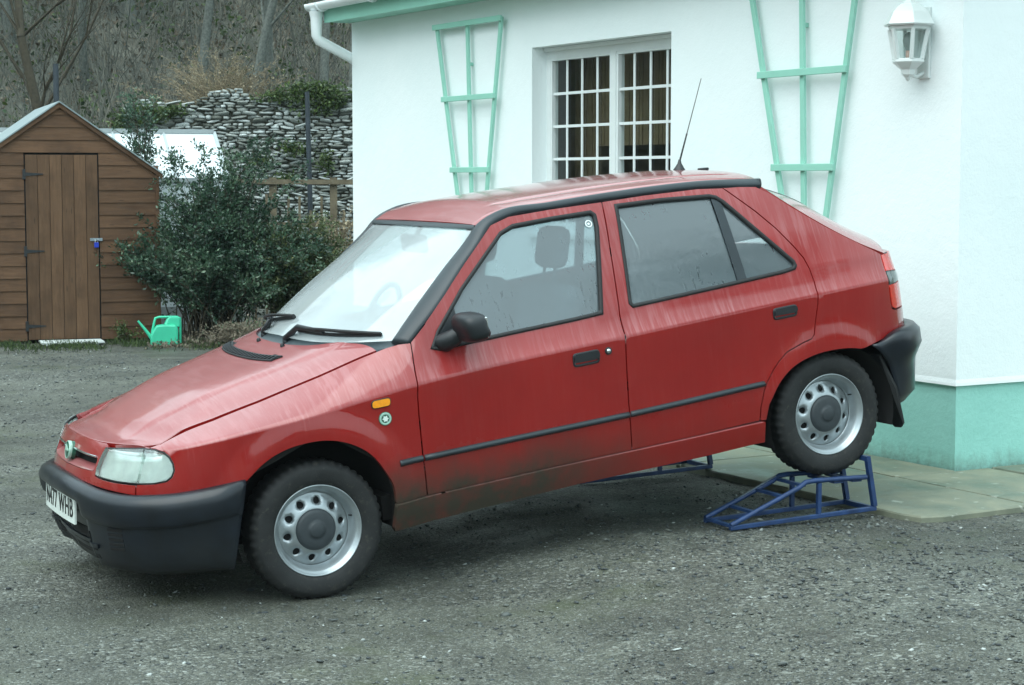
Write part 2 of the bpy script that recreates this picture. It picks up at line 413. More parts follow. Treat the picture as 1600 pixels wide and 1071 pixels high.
def slab_mat():
    t = NT('paving_slab'); oi = t.n('ObjectInfo'); c = t.n('TexCoord')
    off = t.n('VectorMath', {0: (c, 'Object'), 1: t.n('CombineXYZ', {'X': t.math('MULTIPLY', (oi, 'Random'), 9.0)})})
    n1 = t.noise(off, 3.0, 7, .65); n2 = t.noise(off, 45, 4)
    col = t.ramp(n1, [(.28, (.085, .105, .080)), (.5, (.17, .185, .135)), (.75, (.27, .275, .195))])
    sp = t.ramp(t.noise(off, 16, 3), [(.66, 0.0), (.71, .8)])
    col = t.mix(sp, col, (.34, .36, .30))
    M['slab'] = t.done(t.bsdf(base=col, rough=t.ramp(n1, [(.35, .35), (.6, .7)]), normal=t.bump(n2, .25, .004)))
slab_mat()

def leaf_mat(name, stops, rough=.45, trans=.25, spec=.5):
    t = NT(name); at = t.n('Attribute', None, attribute_name='tone')
    col = t.ramp((at, 'Fac'), stops)
    b = t.bsdf(base=col, rough=rough, spec=spec)
    tl = t.n('BsdfTranslucent', {'Color': col})
    M[name] = t.done(t.n('MixShader', {0: trans, 1: b, 2: tl}))
leaf_mat('leaf_dark', [(0, (.014, .036, .022)), (.5, (.040, .088, .052)), (.85, (.095, .165, .095)), (1, (.22, .30, .20))], rough=.32)
leaf_mat('leaf_olive', [(0, (.028, .045, .016)), (.5, (.075, .105, .040)), (.9, (.15, .18, .075)), (1, (.25, .24, .12))])
leaf_mat('leaf_ivy', [(0, (.018, .035, .012)), (.5, (.05, .085, .022)), (.9, (.10, .155, .04)), (1, (.17, .20, .07))])
leaf_mat('twig_dry', [(0, (.11, .085, .05)), (.5, (.27, .22, .14)), (1, (.48, .41, .28))], rough=.8, trans=.1)
leaf_mat('wood_stems', [(0, (.09, .10, .088)), (.5, (.17, .175, .145)), (1, (.27, .255, .20))], rough=.9, trans=.05)
leaf_mat('leaf_litter', [(0, (.09, .078, .058)), (.45, (.18, .15, .11)), (.7, (.23, .19, .14)), (.85, (.15, .18, .12)), (1, (.11, .17, .09))], rough=.9, trans=.05)
simple('bark_brown', (.125, .14, .125), .9, var=.4, nscale=20)
simple('twig_brown', (.19, .195, .17), .9, var=.4, nscale=3)
simple('stem_dark', (.05, .042, .026), .85, var=.3, nscale=20)

def hill_mat():
    t = NT('hill_soil'); c = t.coord('Object')
    n1 = t.noise(c, .12, 7, .65, .6); n2 = t.noise(c, 1.6, 6, .7)
    col = t.ramp(n1, [(.30, (.15, .175, .155)), (.48, (.22, .205, .165)), (.6, (.155, .195, .135)), (.75, (.24, .215, .17))])
    col = t.mix(1.0, col, t.ramp(n2, [(.25, .45), (.7, 1.4)]), 'MULTIPLY')
    M['hill'] = t.done(t.bsdf(base=col, rough=.95, normal=t.bump(n2, 1.0, .4), spec=.1))
hill_mat()
# ---------------------------------------------------------------- car body surfaces
# car frame: x rearward from the front axle, y to the car's right, z up from the tyre contact plane
def hermite(xs, ys):
    xs = np.array(xs, float); ys = np.array(ys, float)
    d = np.diff(ys) / np.diff(xs)
    m = np.empty_like(ys); m[0] = d[0]; m[-1] = d[-1]
    h = np.diff(xs)
    for i in range(1, len(xs) - 1):
        if d[i-1] * d[i] <= 0: m[i] = 0.0 if abs(d[i-1] - d[i]) > 1e-9 else d[i]
        else:
            w1 = 2*h[i] + h[i-1]; w2 = h[i] + 2*h[i-1]
            m[i] = (w1 + w2) / (w1 / d[i-1] + w2 / d[i])
    def f(x):
        x = float(x)
        if x <= xs[0]: return float(ys[0] + m[0] * (x - xs[0]))
        if x >= xs[-1]: return float(ys[-1] + m[-1] * (x - xs[-1]))
        i = int(np.searchsorted(xs, x) - 1); i = max(0, min(i, len(xs) - 2))
        t = (x - xs[i]) / h[i]
        return float((2*t**3 - 3*t**2 + 1) * ys[i] + (t**3 - 2*t**2 + t) * h[i] * m[i]
                     + (-2*t**3 + 3*t**2) * ys[i+1] + (t**3 - t**2) * h[i] * m[i+1])
    return f

PLAN = [(-1.343, -.800, .000), (-1.092, -.785, .250), (-.886, -.735, .450), (-.678, -.630, .630),
        (-.511, -.500, .735), (-.351, -.350, .790), (-.150, -.150, .812), (.10, .10, .8175), (1.2, 1.2, .8185), (2.2, 2.2, .8175),
        (2.55, 2.55, .809), (2.75, 2.75, .790), (2.89, 2.885, .748), (3.02, 2.985, .660), (3.29, 3.035, .35), (3.64, 3.055, .0)]
def smooth_spl(xs, ys):
    """natural-looking C1 spline (finite difference slopes)"""
    xs = np.array(xs, float); ys = np.array(ys, float); m = np.gradient(ys, xs)
    def f(x):
        x = min(max(float(x), xs[0]), xs[-1])
        i = int(np.searchsorted(xs, x) - 1); i = max(0, min(i, len(xs) - 2))
        h = xs[i+1] - xs[i]; t = (x - xs[i]) / h
        return float((2*t**3 - 3*t**2 + 1) * ys[i] + (t**3 - 2*t**2 + t) * h * m[i]
                     + (-2*t**3 + 3*t**2) * ys[i+1] + (t**3 - t**2) * h * m[i+1])
    return f
_cx = smooth_spl([p[0] for p in PLAN], [p[1] for p in PLAN])
_cy = smooth_spl([p[0] for p in PLAN], [p[2] for p in PLAN])
crease_z = smooth_spl([-.60, -.30, .10, .47, 1.42, 2.25, 2.7], [.640, .668, .705, .744, .790, .822, .835])
seam_z = smooth_spl([-.62, -.45, -.2, .10, .38, .50], [.655, .692, .745, .815, .886, .905])
seam_y = smooth_spl([-.62, -.40, 0.0, .38, .50], [.575, .610, .640, .672, .690])
belt_z = smooth_spl([.45, 1.42, 2.4, 2.9], [.850, .888, .935, .955])
f_front = smooth_spl([.10, .3, .5, .58, .66, .75], [.10, .02, .0, .035, .08, .15])
f_rear = smooth_spl([.10, .3, .5, .68, .80, .95], [.05, .02, .0, .008, .022, .05])
low_in = smooth_spl([0, .16, .35, .62, .85, 1.0], [.055, .026, .010, .006, .002, .0])
green_in = smooth_spl([0, .5, 1.0, 1.3], [.046, .122, .212, .29])
def sstep(a, b, x):
    t = min(1.0, max(0.0, (x - a) / (b - a))); return t * t * (3 - 2 * t)
GUT = 1.335
def flare(x, z):
    a = math.hypot(x, z - .275); b = math.hypot(x - 2.45, z - .275)
    v = .016 * (1 - sstep(.345, .46, a)) if a < .5 else 0.0
    if b < .5: v += .012 * (1 - sstep(.33, .45, b))
    return v
def side_in(x, z):
    """inset of the side skin from the plan outline at height z"""
    zc = crease_z(x)
    t = (z - .16) / (zc - .16)
    lo = low_in(min(max(t, 0), 1))
    if z <= zc: return lo - flare(x, z)
    zb = belt_z(max(x, .45))
    if z < zb: s = (z - zc) / (zb - zc); cab = .046 * (s * 1.45 - .45 * s * s)
    else: cab = green_in((z - zb) / (GUT - zb))
    # front wing: rolls over to the bonnet seam
    zt = seam_z(min(x, .5)); it = .8175 - seam_y(min(x, .5))
    s = min(1.25, (z - zc) / max(zt - zc, .02))
    fr = it * (.55 * s + .45 * s ** 2.2)
    w = sstep(.36, .56, x)
    return fr * (1 - w) + cab * w
def body_raw(u, z):
    e = 1e-3
    x = _cx(u); y = _cy(u)
    tx = (_cx(u + e) - _cx(u - e)); ty = (_cy(u + e) - _cy(u - e)); l = math.hypot(tx, ty) or 1
    nx, ny = -ty / l, tx / l        # outward (y positive half)
    s = side_in(x, z)
    f = f_front(min(z, .75)) if u < 1 else f_rear(min(z, .95))
    return np.array([x - nx * f, y - ny * s, z])
def body(u, z):
    """near side of the car (negative y)"""
    p = body_raw(u, z); return np.array([p[0], -p[1], p[2]])
def normal_of(fn, a, b, e=2e-3):
    da = fn(a + e, b) - fn(a - e, b); db = fn(a, b + e) - fn(a, b - e)
    n = np.cross(da, db); l = np.linalg.norm(n)
    return n / l if l > 1e-12 else np.array([0, 0, 1.])
# ---------------------------------------------------------------- the place: ground, hill, wood
rng = np.random.default_rng(7)
CAR_M = ((0.8935847161, -0.4367035397, -0.1039055992, -1.0730543169), (0.4337808268, 0.8996054793, -0.0504398250, 8.0537055545), (0.1155012965, 0.0, 0.9933073293, 0.0018404844), (0, 0, 0, 1))
AX = np.array([0.89960548, 0.43670354]); AY = np.array([-0.43670354, 0.89960548])     # along and across the car, on the ground
FC = np.array([-0.7676736, 7.42398]); RC = np.array([1.42192, 8.48674])                 # near front and near rear wheel contacts
HC = np.array([2.2915532, 9.68986]); HW = np.array([-0.49790415, 0.86723207]); HN = np.array([-0.86723207, -0.49790415])  # house corner, along the wall, out of the wall
def sst(a, b, x):
    t = np.clip((x - a) / (b - a), 0, 1); return t * t * (3 - 2 * t)
def ground_z(x, y):
    a = (x - FC[0]) * AX[0] + (y - FC[1]) * AX[1]
    z = -.046 * (1 - sst(11.5, 17.5, y)) + .124 * sst(.20, 1.62, a) * (1 - sst(11.5, 17.5, y))
    return z + .010 * np.sin(x * 1.3 + .5) * np.sin(y * .9) * sst(1.5, 5, np.hypot(x - .3, y - 8.2)) - .0
def axis(stops):
    out = []
    for (a, b, st) in stops: out += list(np.arange(a, b - 1e-6, st))
    return np.array(out + [stops[-1][1]])
gx = axis([(-220, -30, 19), (-30, -8, 2), (-8, 6, .14), (6, 30, 2), (30, 220, 19)]); gy = axis([(-220, -20, 20), (-20, 4, 2), (4, 20, .14), (20, 40, 2), (40, 220, 20)])
GX, GY = np.meshgrid(gx, gy); GZ = ground_z(GX, GY) + rng.normal(0, .0022, GX.shape) * (np.abs(GX) < 8) * (GY < 20) * (GY > 4)
nxg = len(gx); v = np.stack([GX, GY, GZ], -1).reshape(-1, 3)
f = [(j*nxg + i, j*nxg + i + 1, (j+1)*nxg + i + 1, (j+1)*nxg + i) for j in range(len(gy) - 1) for i in range(nxg - 1)]
link('gravel_ground', mesh_from('gravel_ground', v, f, smooth=True, mats=[M['gravel']]), kind='structure')

def tone_mesh(name, v, f, tone, mat, smooth=False):
    """fast mesh from arrays; tone: one value per vertex"""
    me = bpy.data.meshes.new(name); v = np.asarray(v, np.float32); f = np.asarray(f, np.int32); k = f.shape[1]
    me.vertices.add(len(v)); me.vertices.foreach_set('co', v.ravel()); me.loops.add(f.size); me.loops.foreach_set('vertex_index', f.ravel())
    me.polygons.add(len(f)); me.polygons.foreach_set('loop_start', np.arange(0, f.size, k, dtype=np.int32)); me.polygons.foreach_set('loop_total', np.full(len(f), k, np.int32))
    if smooth: me.polygons.foreach_set('use_smooth', np.ones(len(f), bool))
    at = me.attributes.new('tone', 'FLOAT', 'POINT'); at.data.foreach_set('value', np.asarray(tone, np.float32))
    me.materials.append(M[mat]); me.update(calc_edges=True); me.validate(); return me
# loose stones lying on the grit
def pebble_field(name, n, size, fn, mat='pebbles', flat=.55, embed=.25):
    oct_v = np.array([(1, 0, 0), (.3, .95, 0), (-.8, .6, 0), (-.85, -.55, 0), (.2, -1, 0), (.35, .2, 1), (-.45, -.1, .9), (0, 0, -1)])
    oct_f = np.array([(0, 1, 5), (1, 2, 5), (2, 6, 5), (2, 3, 6), (3, 4, 6), (4, 5, 6), (4, 0, 5), (1, 0, 7), (2, 1, 7), (3, 2, 7), (4, 3, 7), (0, 4, 7)])
    pts = fn(n); n = len(pts); s = size(n); a = rng.uniform(0, 2 * math.pi, n)
    sc_ = np.stack([s * rng.uniform(.75, 1.3, n), s * rng.uniform(.55, 1.0, n), s * rng.uniform(.5, 1.1, n) * flat], 1)
    V = oct_v[None] + rng.normal(0, .13, (n, 8, 3)); V = V * sc_[:, None]
    tl = rng.normal(0, .22, (n, 2)); V[..., 2] += V[..., 0] * tl[:, None, 0] + V[..., 1] * tl[:, None, 1]
    c, s_ = np.cos(a)[:, None], np.sin(a)[:, None]
    X = V[..., 0] * c - V[..., 1] * s_; Y = V[..., 0] * s_ + V[..., 1] * c
    z0 = ground_z(pts[:, 0], pts[:, 1]) + sc_[:, 2] * (1 - embed * 2) * .6
    out = np.stack([X + pts[:, 0, None], Y + pts[:, 1, None], V[..., 2] + z0[:, None]], -1).reshape(-1, 3)
    F = (oct_f[None] + (np.arange(n) * 8)[:, None, None]).reshape(-1, 3)
    tone = np.repeat(np.clip(rng.normal(.46, .22, n) + (rng.random(n) < .03) * .40, 0, 1), 8)
    link(name, tone_mesh(name, out, F, tone, mat), kind='stuff')
def nz2(x, y, k=1.0, s=0):
    return (np.sin(x * 1.7 * k + s) * np.cos(y * 1.3 * k + s * 2) + .6 * np.sin(x * 3.9 * k + y * 2.1 * k + s) + .4 * np.cos(y * 5.3 * k - x * 4.4 * k + 2 * s)) / 2
def in_view(n):
    # an area a little wider than what the lens takes in
    y = 4.6 + (20.2 - 4.6) * rng.random(n) ** 1.35; x = rng.uniform(-1, 1, n) * (y * .30 + 1.2); return np.stack([x, y], 1)
def keep(p, dens):
    h = (p[:, 0] - HC[0]) * HN[0] + (p[:, 1] - HC[1]) * HN[1]; w = (p[:, 0] - HC[0]) * HW[0] + (p[:, 1] - HC[1]) * HW[1]
    onp = ((h < 1.12) & (w > -.98)) | ((h < .44) & (w > -1.0))
    return p[(~onp) & (rng.random(len(p)) < dens)]
def coarse(n):
    p = in_view(n); x, y = p[:, 0], p[:, 1]
    near_ramp = np.exp(-((x - 1.9) ** 2 / 2.6 + (y - 8.0) ** 2 / .9)); band_ = np.exp(-((y - 16.5) / 3.2) ** 2) * 1.0
    d = .10 + .95 * near_ramp + .85 * band_ + .35 * np.clip(nz2(x, y, .55, 1.0), 0, 1) + .5 * sst(.2, 2.2, x) * (y < 8.6)
    return keep(p, np.clip(d, 0, 1))
pebble_field('loose_gravel', 72000, lambda n: .0044 + .0095 * rng.random(n) ** 2.5, coarse)
pebble_field('loose_stones', 2400, lambda n: .011 + .014 * rng.random(n) ** 3, coarse, flat=.45)
pebble_field('fine_grit', 52000, lambda n: .0028 + .0030 * rng.random(n), lambda n: keep(in_view(n)[:n], .9), flat=.6)

# hill: steep wooded bank ahead and to the left, low ground elsewhere
def hill_h(x, y):
    r = np.hypot(x, y); az = np.degrees(np.arctan2(x, y))
    A = 5.5 + 24 * sst(-150, -95, az) * (1 - sst(35, 75, az))
    n = nz2(x, y, .11, 3) * 1.4 + nz2(x, y, .33, 1) * .5
    return A * sst(22, 92, r) + n * sst(28, 45, r) - .25 * (1 - sst(25, 27.5, r)) - .15
na, nr = 144, 44; rr = np.r_[np.linspace(25.5, 60, 24), np.linspace(63, 150, 20)]
aa = np.linspace(0, 2 * math.pi, na, endpoint=False)
HA, HR = np.meshgrid(aa, rr); hx = HR * np.sin(HA); hy = HR * np.cos(HA); hz_ = hill_h(hx, hy)
v = np.stack([hx, hy, hz_], -1).reshape(-1, 3); f = [(i*na + j, i*na + (j+1) % na, (i+1)*na + (j+1) % na, (i+1)*na + j) for i in range(nr - 1) for j in range(na)]
f = [q[::-1] for q in f]
link('hillside', mesh_from('hillside', v, f, smooth=True, mats=[M['hill']]), kind='structure')

def leaves(pos, size, tone, up=.3, aspect=.5, fold=.25, axis_dir=None):
    """leaf-shaped faces (two folded triangles pairs) at the given points"""
    n = len(pos); d = rng.normal(0, 1, (n, 3)) if axis_dir is None else axis_dir + rng.normal(0, .55, (n, 3)); d[:, 2] += up * .3; d /= np.linalg.norm(d, axis=1, keepdims=True)
    r = rng.normal(0, 1, (n, 3)); r[:, 2] *= .6; s = np.cross(d, r); s /= np.linalg.norm(s, axis=1, keepdims=True); nn = np.cross(d, s)
    size = size[:, None]; a = pos; b = pos + d * size * .5 + s * size * aspect * .5 + nn * size * fold * .3; c = pos + d * size; e = pos + d * size * .5 - s * size * aspect * .5 + nn * size * fold * .3
    V = np.stack([a, b, c, e], 1).reshape(-1, 3); F = (np.array([(0, 1, 2), (0, 2, 3)])[None] + (np.arange(n) * 4)[:, None, None]).reshape(-1, 3)
    return V, F, np.repeat(tone, 4)
def strands(P, Q, w, tone):
    """thin three-sided twigs from P to Q"""
    n = len(P); d = Q - P; L = np.linalg.norm(d, axis=1, keepdims=True); d = d / np.maximum(L, 1e-6)
    a = np.cross(d, np.array([0.3, .2, .93])); a /= np.maximum(np.linalg.norm(a, axis=1, keepdims=True), 1e-6); b = np.cross(d, a)
    w = w[:, None]; ring = [a, -.5 * a + .87 * b, -.5 * a - .87 * b]
    V = np.stack([P + q * w for q in ring] + [Q + q * w * .55 for q in ring], 1).reshape(-1, 3)
    F = (np.array([(0, 1, 4, 3), (1, 2, 5, 4), (2, 0, 3, 5)])[None] + (np.arange(n) * 6)[:, None, None]).reshape(-1, 4)
    return V, F, np.repeat(tone, 6)
def segs_mesh(name, segs, mat, tone=None):
    P = np.array([s[0] for s in segs], float); Q = np.array([s[1] for s in segs], float); w = np.array([s[2] for s in segs], float)
    V, F, T = strands(P, Q, w, np.clip(rng.normal(.45, .22, len(segs)), 0, 1) if tone is None else tone)
    return tone_mesh(name, V, F, T, mat)

# bare trees -------------------------------------------------------
def grow_tree(seed, h, lean, ivy=False):
    rn = random.Random(seed); trunk = []; limbs = []; twigs = []; leafpos = []
    def branch(p, d, L, w, depth, dest):
        k = 5 if depth < 2 else 3; q = p
        for i in range(k):
            d = (d + Vector((rn.gauss(0, .13), rn.gauss(0, .13), rn.gauss(.05, .07)))).normalized(); nq = q + d * (L / k); ww = w * (1 - .55 * (i + 1) / k)
            dest.append((tuple(q), tuple(nq), ww)); q2 = nq
            if depth < 4:
                m = (3 if depth == 0 and i > 0 else 2) if i >= (1 if depth == 0 else 0) else 0
                for _ in range(m):
                    if rn.random() < (.95 if depth < 3 else .85):
                        ax = Vector((rn.gauss(0, 1), rn.gauss(0, 1), rn.gauss(0, .5))).normalized()
                        nd = (d * (.75 + .3 * (depth > 0)) + ax * .75 + Vector((0, 0, .22))).normalized()
                        branch(nq, nd, L * rn.uniform(.38, .62), ww * .52, depth + 1, limbs if depth < 1 else twigs)
            if depth >= 1 and ivy and rn.random() < .3: leafpos.append(tuple(nq))
            q = q2
    branch(Vector((0, 0, -.3)), Vector((lean, rn.gauss(0, .06), 1)).normalized(), h * .78, h * .0115, 0, trunk)
    return trunk, limbs, twigs, leafpos
def tube_segs(name, segs, mat, sides=6):
    mb = MB()
    for a, b, w in segs: mb.tube([a, b], [w * 1.18, w], sides, cap=False)
    return mb.mesh(name, M[mat])
VAR = []
for k in range(6):
    tr, li, tw, _ = grow_tree(11 + k, rng.uniform(8.5, 11.5), rng.uniform(-.12, .12))
    VAR.append((tube_segs('trunk', tr, 'bark_brown'), segs_mesh('boughs', li, 'bark_brown'), segs_mesh('twigs', tw, 'twig_brown')))
spots = []
r_ = random.Random(5)
tries = 0
while len(spots) < 72 and tries < 4000:
    tries += 1; az = r_.uniform(-17.5, -4.0) if len(spots) < 46 else r_.uniform(-62, -18); rad = r_.uniform(31, 62)
    x, y = rad * math.sin(R(az)), rad * math.cos(R(az))
    if all(math.hypot(x - a, y - b) > 1.5 for a, b in spots): spots.append((x, y))
for i, (x, y) in enumerate(sorted(spots, key=lambda p: p[1])):
    t = thing('bare_tree', 'leafless brown woodland tree on the steep bank behind the stone wall', 'tree', (x, y, float(hill_h(x, y))), r_.uniform(0, 6.28), 'bare trees on the hillside')
    s = r_.uniform(.72, 1.12); t.scale = (s, s, s); tr, li, tw = VAR[i % 6]
    link('trunk', tr, t); c = link('crown', li, t); link('twigs', tw, c)
# one dark forked tree stands out at the left
tr, li, tw, _ = grow_tree(77, 7.5, .10)
t = thing('dark_tree', 'dark forked leafless tree rising behind the shed roof at far left', 'tree', (-6.55, 27.2, float(hill_h(-6.55, 27.2))), 2.1)
link('trunk', tube_segs('trunk', [(a, b, w * 1.1) for a, b, w in tr], 'stem_dark'), t); c = link('crown', segs_mesh('boughs', [(a, b, w * 1.25) for a, b, w in li], 'stem_dark'), t); link('twigs', segs_mesh('twigs', tw, 'stem_dark'), c)
# undergrowth: leaf litter, brambles and ivy over the bank
def scatter_hill(n, a0, a1, r0, r1):
    az = np.radians(rng.uniform(a0, a1, n)); rad = r0 + (r1 - r0) * rng.random(n) ** .8; x = rad * np.sin(az); y = rad * np.cos(az); return np.stack([x, y, hill_h(x, y)], 1)
p = np.concatenate([scatter_hill(52000, -20, 0, 26, 70), scatter_hill(41600, -52, -20, 26, 70)]); p[:, 2] += rng.random(len(p)) ** 2 * .55
g = nz2(p[:, 0], p[:, 1], .5, 2); tone = np.clip(rng.random(len(p)) * .8 + (g > .25) * .35 * rng.random(len(p)), 0, 1)
V, F, T = leaves(p, rng.uniform(.06, .17, len(p)), tone); link('leaf_litter', tone_mesh('leaf_litter', V, F, T, 'leaf_litter'), kind='stuff')
p = np.concatenate([scatter_hill(42000, -20, 0, 26, 60), scatter_hill(33600, -52, -20, 26, 60)]); m = nz2(p[:, 0], p[:, 1], .8, 5) > -.05; p = p[m]; p[:, 2] += rng.random(len(p)) ** 1.5 * .9
V, F, T = leaves(p, rng.uniform(.07, .16, len(p)), rng.random(len(p)) * .8); link('brambles', tone_mesh('brambles', V, F, T, 'leaf_ivy'), kind='stuff')
p = np.concatenate([scatter_hill(17000, -20, 0, 26, 62), scatter_hill(13600, -52, -20, 26, 62)]); q = p + rng.normal(0, 1, p.shape) * [.45, .45, .35] + [0, 0, .9]
V, F, T = strands(p, q, rng.uniform(.006, .014, len(p)), rng.random(len(p)) * .7); link('undergrowth_stems', tone_mesh('undergrowth_stems', V, F, T, 'wood_stems'), kind='stuff')
# unseen hedge line behind the viewer, added for reflections
for k in range(9):
    a = R(95 + 22 * k + r_.uniform(-5, 5)); rad = r_.uniform(30, 36); x, y = rad * math.sin(a), rad * math.cos(a); n = 1800
    u = rng.normal(0, 1, (n, 3)); u /= np.linalg.norm(u, axis=1, keepdims=True); u = u * (rng.random((n, 1)) ** .35) * [3.6, 3.6, 1.9] * r_.uniform(.7, 1.15) + [0, 0, 2.0]
    V, F, T = leaves(u, rng.uniform(.25, .5, n), rng.random(n) * .7)
    t = thing('added_hedge_tree', 'dark evergreen tree in the added hedge line out of the picture behind the viewer', 'tree', (x, y, float(hill_h(x, y)) - .2), 0, 'added hedge trees behind the viewer')
    link('crown', tone_mesh('crown', V, F, T, 'leaf_dark'), t)
    mb = MB(); mb.tube([(0, 0, -.2), (.1, 0, 1.2), (0, .1, 2.6)], [.22, .17, .08], 8); mb.build('trunk', M['bark_brown'], t)
# a garden tree beside the viewer: the car's rear side window mirrors its top
n = 5200; u = rng.normal(0, 1, (n, 3)); u /= np.linalg.norm(u, axis=1, keepdims=True); u = u * (rng.random((n, 1)) ** .4) * [2.1, 2.1, 1.7]; u = u[nz2(u[:, 0], u[:, 2], 2.2, 1) > -.25] + [0, 0, 6.5]
V, F, T = leaves(u, rng.uniform(.10, .22, len(u)), rng.random(len(u)) * .7)
t = thing('garden_tree', 'small dark evergreen garden tree out of the picture to the right of the viewer', 'tree', (10.1, 3.0, 0))
link('crown', tone_mesh('crown', V, F, T, 'leaf_dark'), t)
mb = MB(); mb.tube([(0, 0, -.2), (.05, 0, 2), (0, .05, 4.2), (.1, 0, 7.4)], [.16, .13, .09, .03], 8); mb.build('trunk', M['bark_brown'], t)
# air: winter haze between the viewer and the wood
t = NT('haze_air'); t.t.nodes.new('ShaderNodeVolumePrincipled')
vp = [n for n in t.t.nodes if n.bl_idname == 'ShaderNodeVolumePrincipled'][0]
vp.inputs['Color'].default_value = (.80, .93, 1.0, 1); vp.inputs['Density'].default_value = .00045; vp.inputs['Anisotropy'].default_value = .2
t.t.links.new(vp.outputs[0], t.out.inputs['Volume']); M['haze_air'] = t.m
mb = MB(); mb.box((-230, -230, -3), (230, 230, 58)); hz_o = mb.build('haze', M['haze_air']); hz_o['kind'] = 'stuff'
# ---------------------------------------------------------------- cottage
ang = math.atan2(HW[1], HW[0])
house = thing('white_cottage', 'white rendered cottage with pale green painted plinth and two-light window', 'house', (HC[0], HC[1], 0), ang)
HL, HD, ZT, ZP = 7.26, 5.6, 2.935, .552
ox0, ox1, oz0, oz1 = 2.578, 4.295, 1.235, 2.532
def wall_panel(name, polys_fn, mat):
    pass
mb = MB(); y0, y1 = -.25, .014
mb.box((0.0, y0, ZP), (ox0, y1, ZT)); mb.box((ox1, y0, ZP), (HL, y1, ZT)); mb.box((ox0, y0, ZP), (ox1, y1, oz0)); mb.box((ox0, y0, oz1), (ox1, y1, ZT))
# one clean skin for the front so no joints show
me = bpy.data.meshes.new('x'); mb2 = MB()
loop = [(-.014, ZP), (HL + .014, ZP), (HL + .014, ZT), (-.014, ZT)]; hole = [(ox0, oz0), (ox1, oz0), (ox1, oz1), (ox0, oz1)]
V = [(x, .014, z) for x, z in loop + hole] + [(x, -.16, z) for x, z in hole] + [(x, -.02, z) for x, z in loop]
F = [(0, 1, 5, 4), (1, 2, 6, 5), (2, 3, 7, 6), (3, 0, 4, 7)] + [(4 + i, 4 + (i+1) % 4, 8 + (i+1) % 4, 8 + i) for i in range(4)] + [(12, 13, 1, 0)]
mb2.add(V, F); fw = link('front_wall', mb2.mesh('front_wall', M['white_render']), house); bpy.data.meshes.remove(me)
mb = MB(); mb.box((-.0141, -HD, ZP), (-.0005, .0139, ZT)); mb.box((0, -HD, ZP), (.2, -.03, ZT)); mb.build('end_wall', M['white_render'], house)
mb = MB(); mb.box((HL - .2, -HD, ZP), (HL + .014, -.02, ZT)); mb.box((.2, -HD, ZP), (HL - .2, -HD + .2, ZT)); mb.build('back_walls', M['white_render'], house)
mb = MB(); mb.box((-.002, -HD + .01, -.1), (HL + .002, 0.0, ZP + .004)); mb.build('plinth', M['plinth_green'], house)
# bell drip at the foot of the render
mb = MB(); prof = [(.014, ZP + .030), (.018, ZP + .010), (.019, ZP - .004), (.010, ZP - .004)]
v = []
for x, s in ((-.014, -1), (HL + .014, 1)):
    for o, z in prof: v.append((x + s * (o - .014), o, z))
mb.add(v, [(i, i + 1, 5 + i, 4 + i) for i in range(3)]); v2 = []
for y in (.014, -HD):
    for o, z in prof: v2.append((-o, (o if y > 0 else y), z))
mb.add(v2, [(i, i + 1, 5 + i, 4 + i) for i in range(3)]); mb.build('render_drip', M['white_render'], house)
# room behind the window
mb = MB(); mb.box((1.6, -2.6, .3), (5.4, -2.5, 2.9)); mb.box((1.5, -2.5, .3), (1.6, -.26, 2.9)); mb.box((5.4, -2.5, .3), (5.5, -.26, 2.9)); mb.build('room_walls', M['room_curtain'], house)
mb = MB(); mb.box((1.6, -2.5, .3), (5.4, -.26, .35)); mb.box((1.6, -2.5, 2.88), (5.4, -.26, 2.9)); mb.build('room_floor_and_ceiling', M['room_dark'], house)
mb = MB(); mb.box((1.61, -2.49, .35), (5.39, -2.44, 1.93)); mb.build('room_dado', M['room_green'], house)
mb = MB()
for i in range(50):
    x = 2.45 + .040 * i; mb.box((x, -.46 + .004 * (i % 3), 1.845 if x < 4.12 else .6), (x + .036, -.44 + .004 * (i % 3), 2.85))
mb.build('curtain', M['room_curtain'], house)
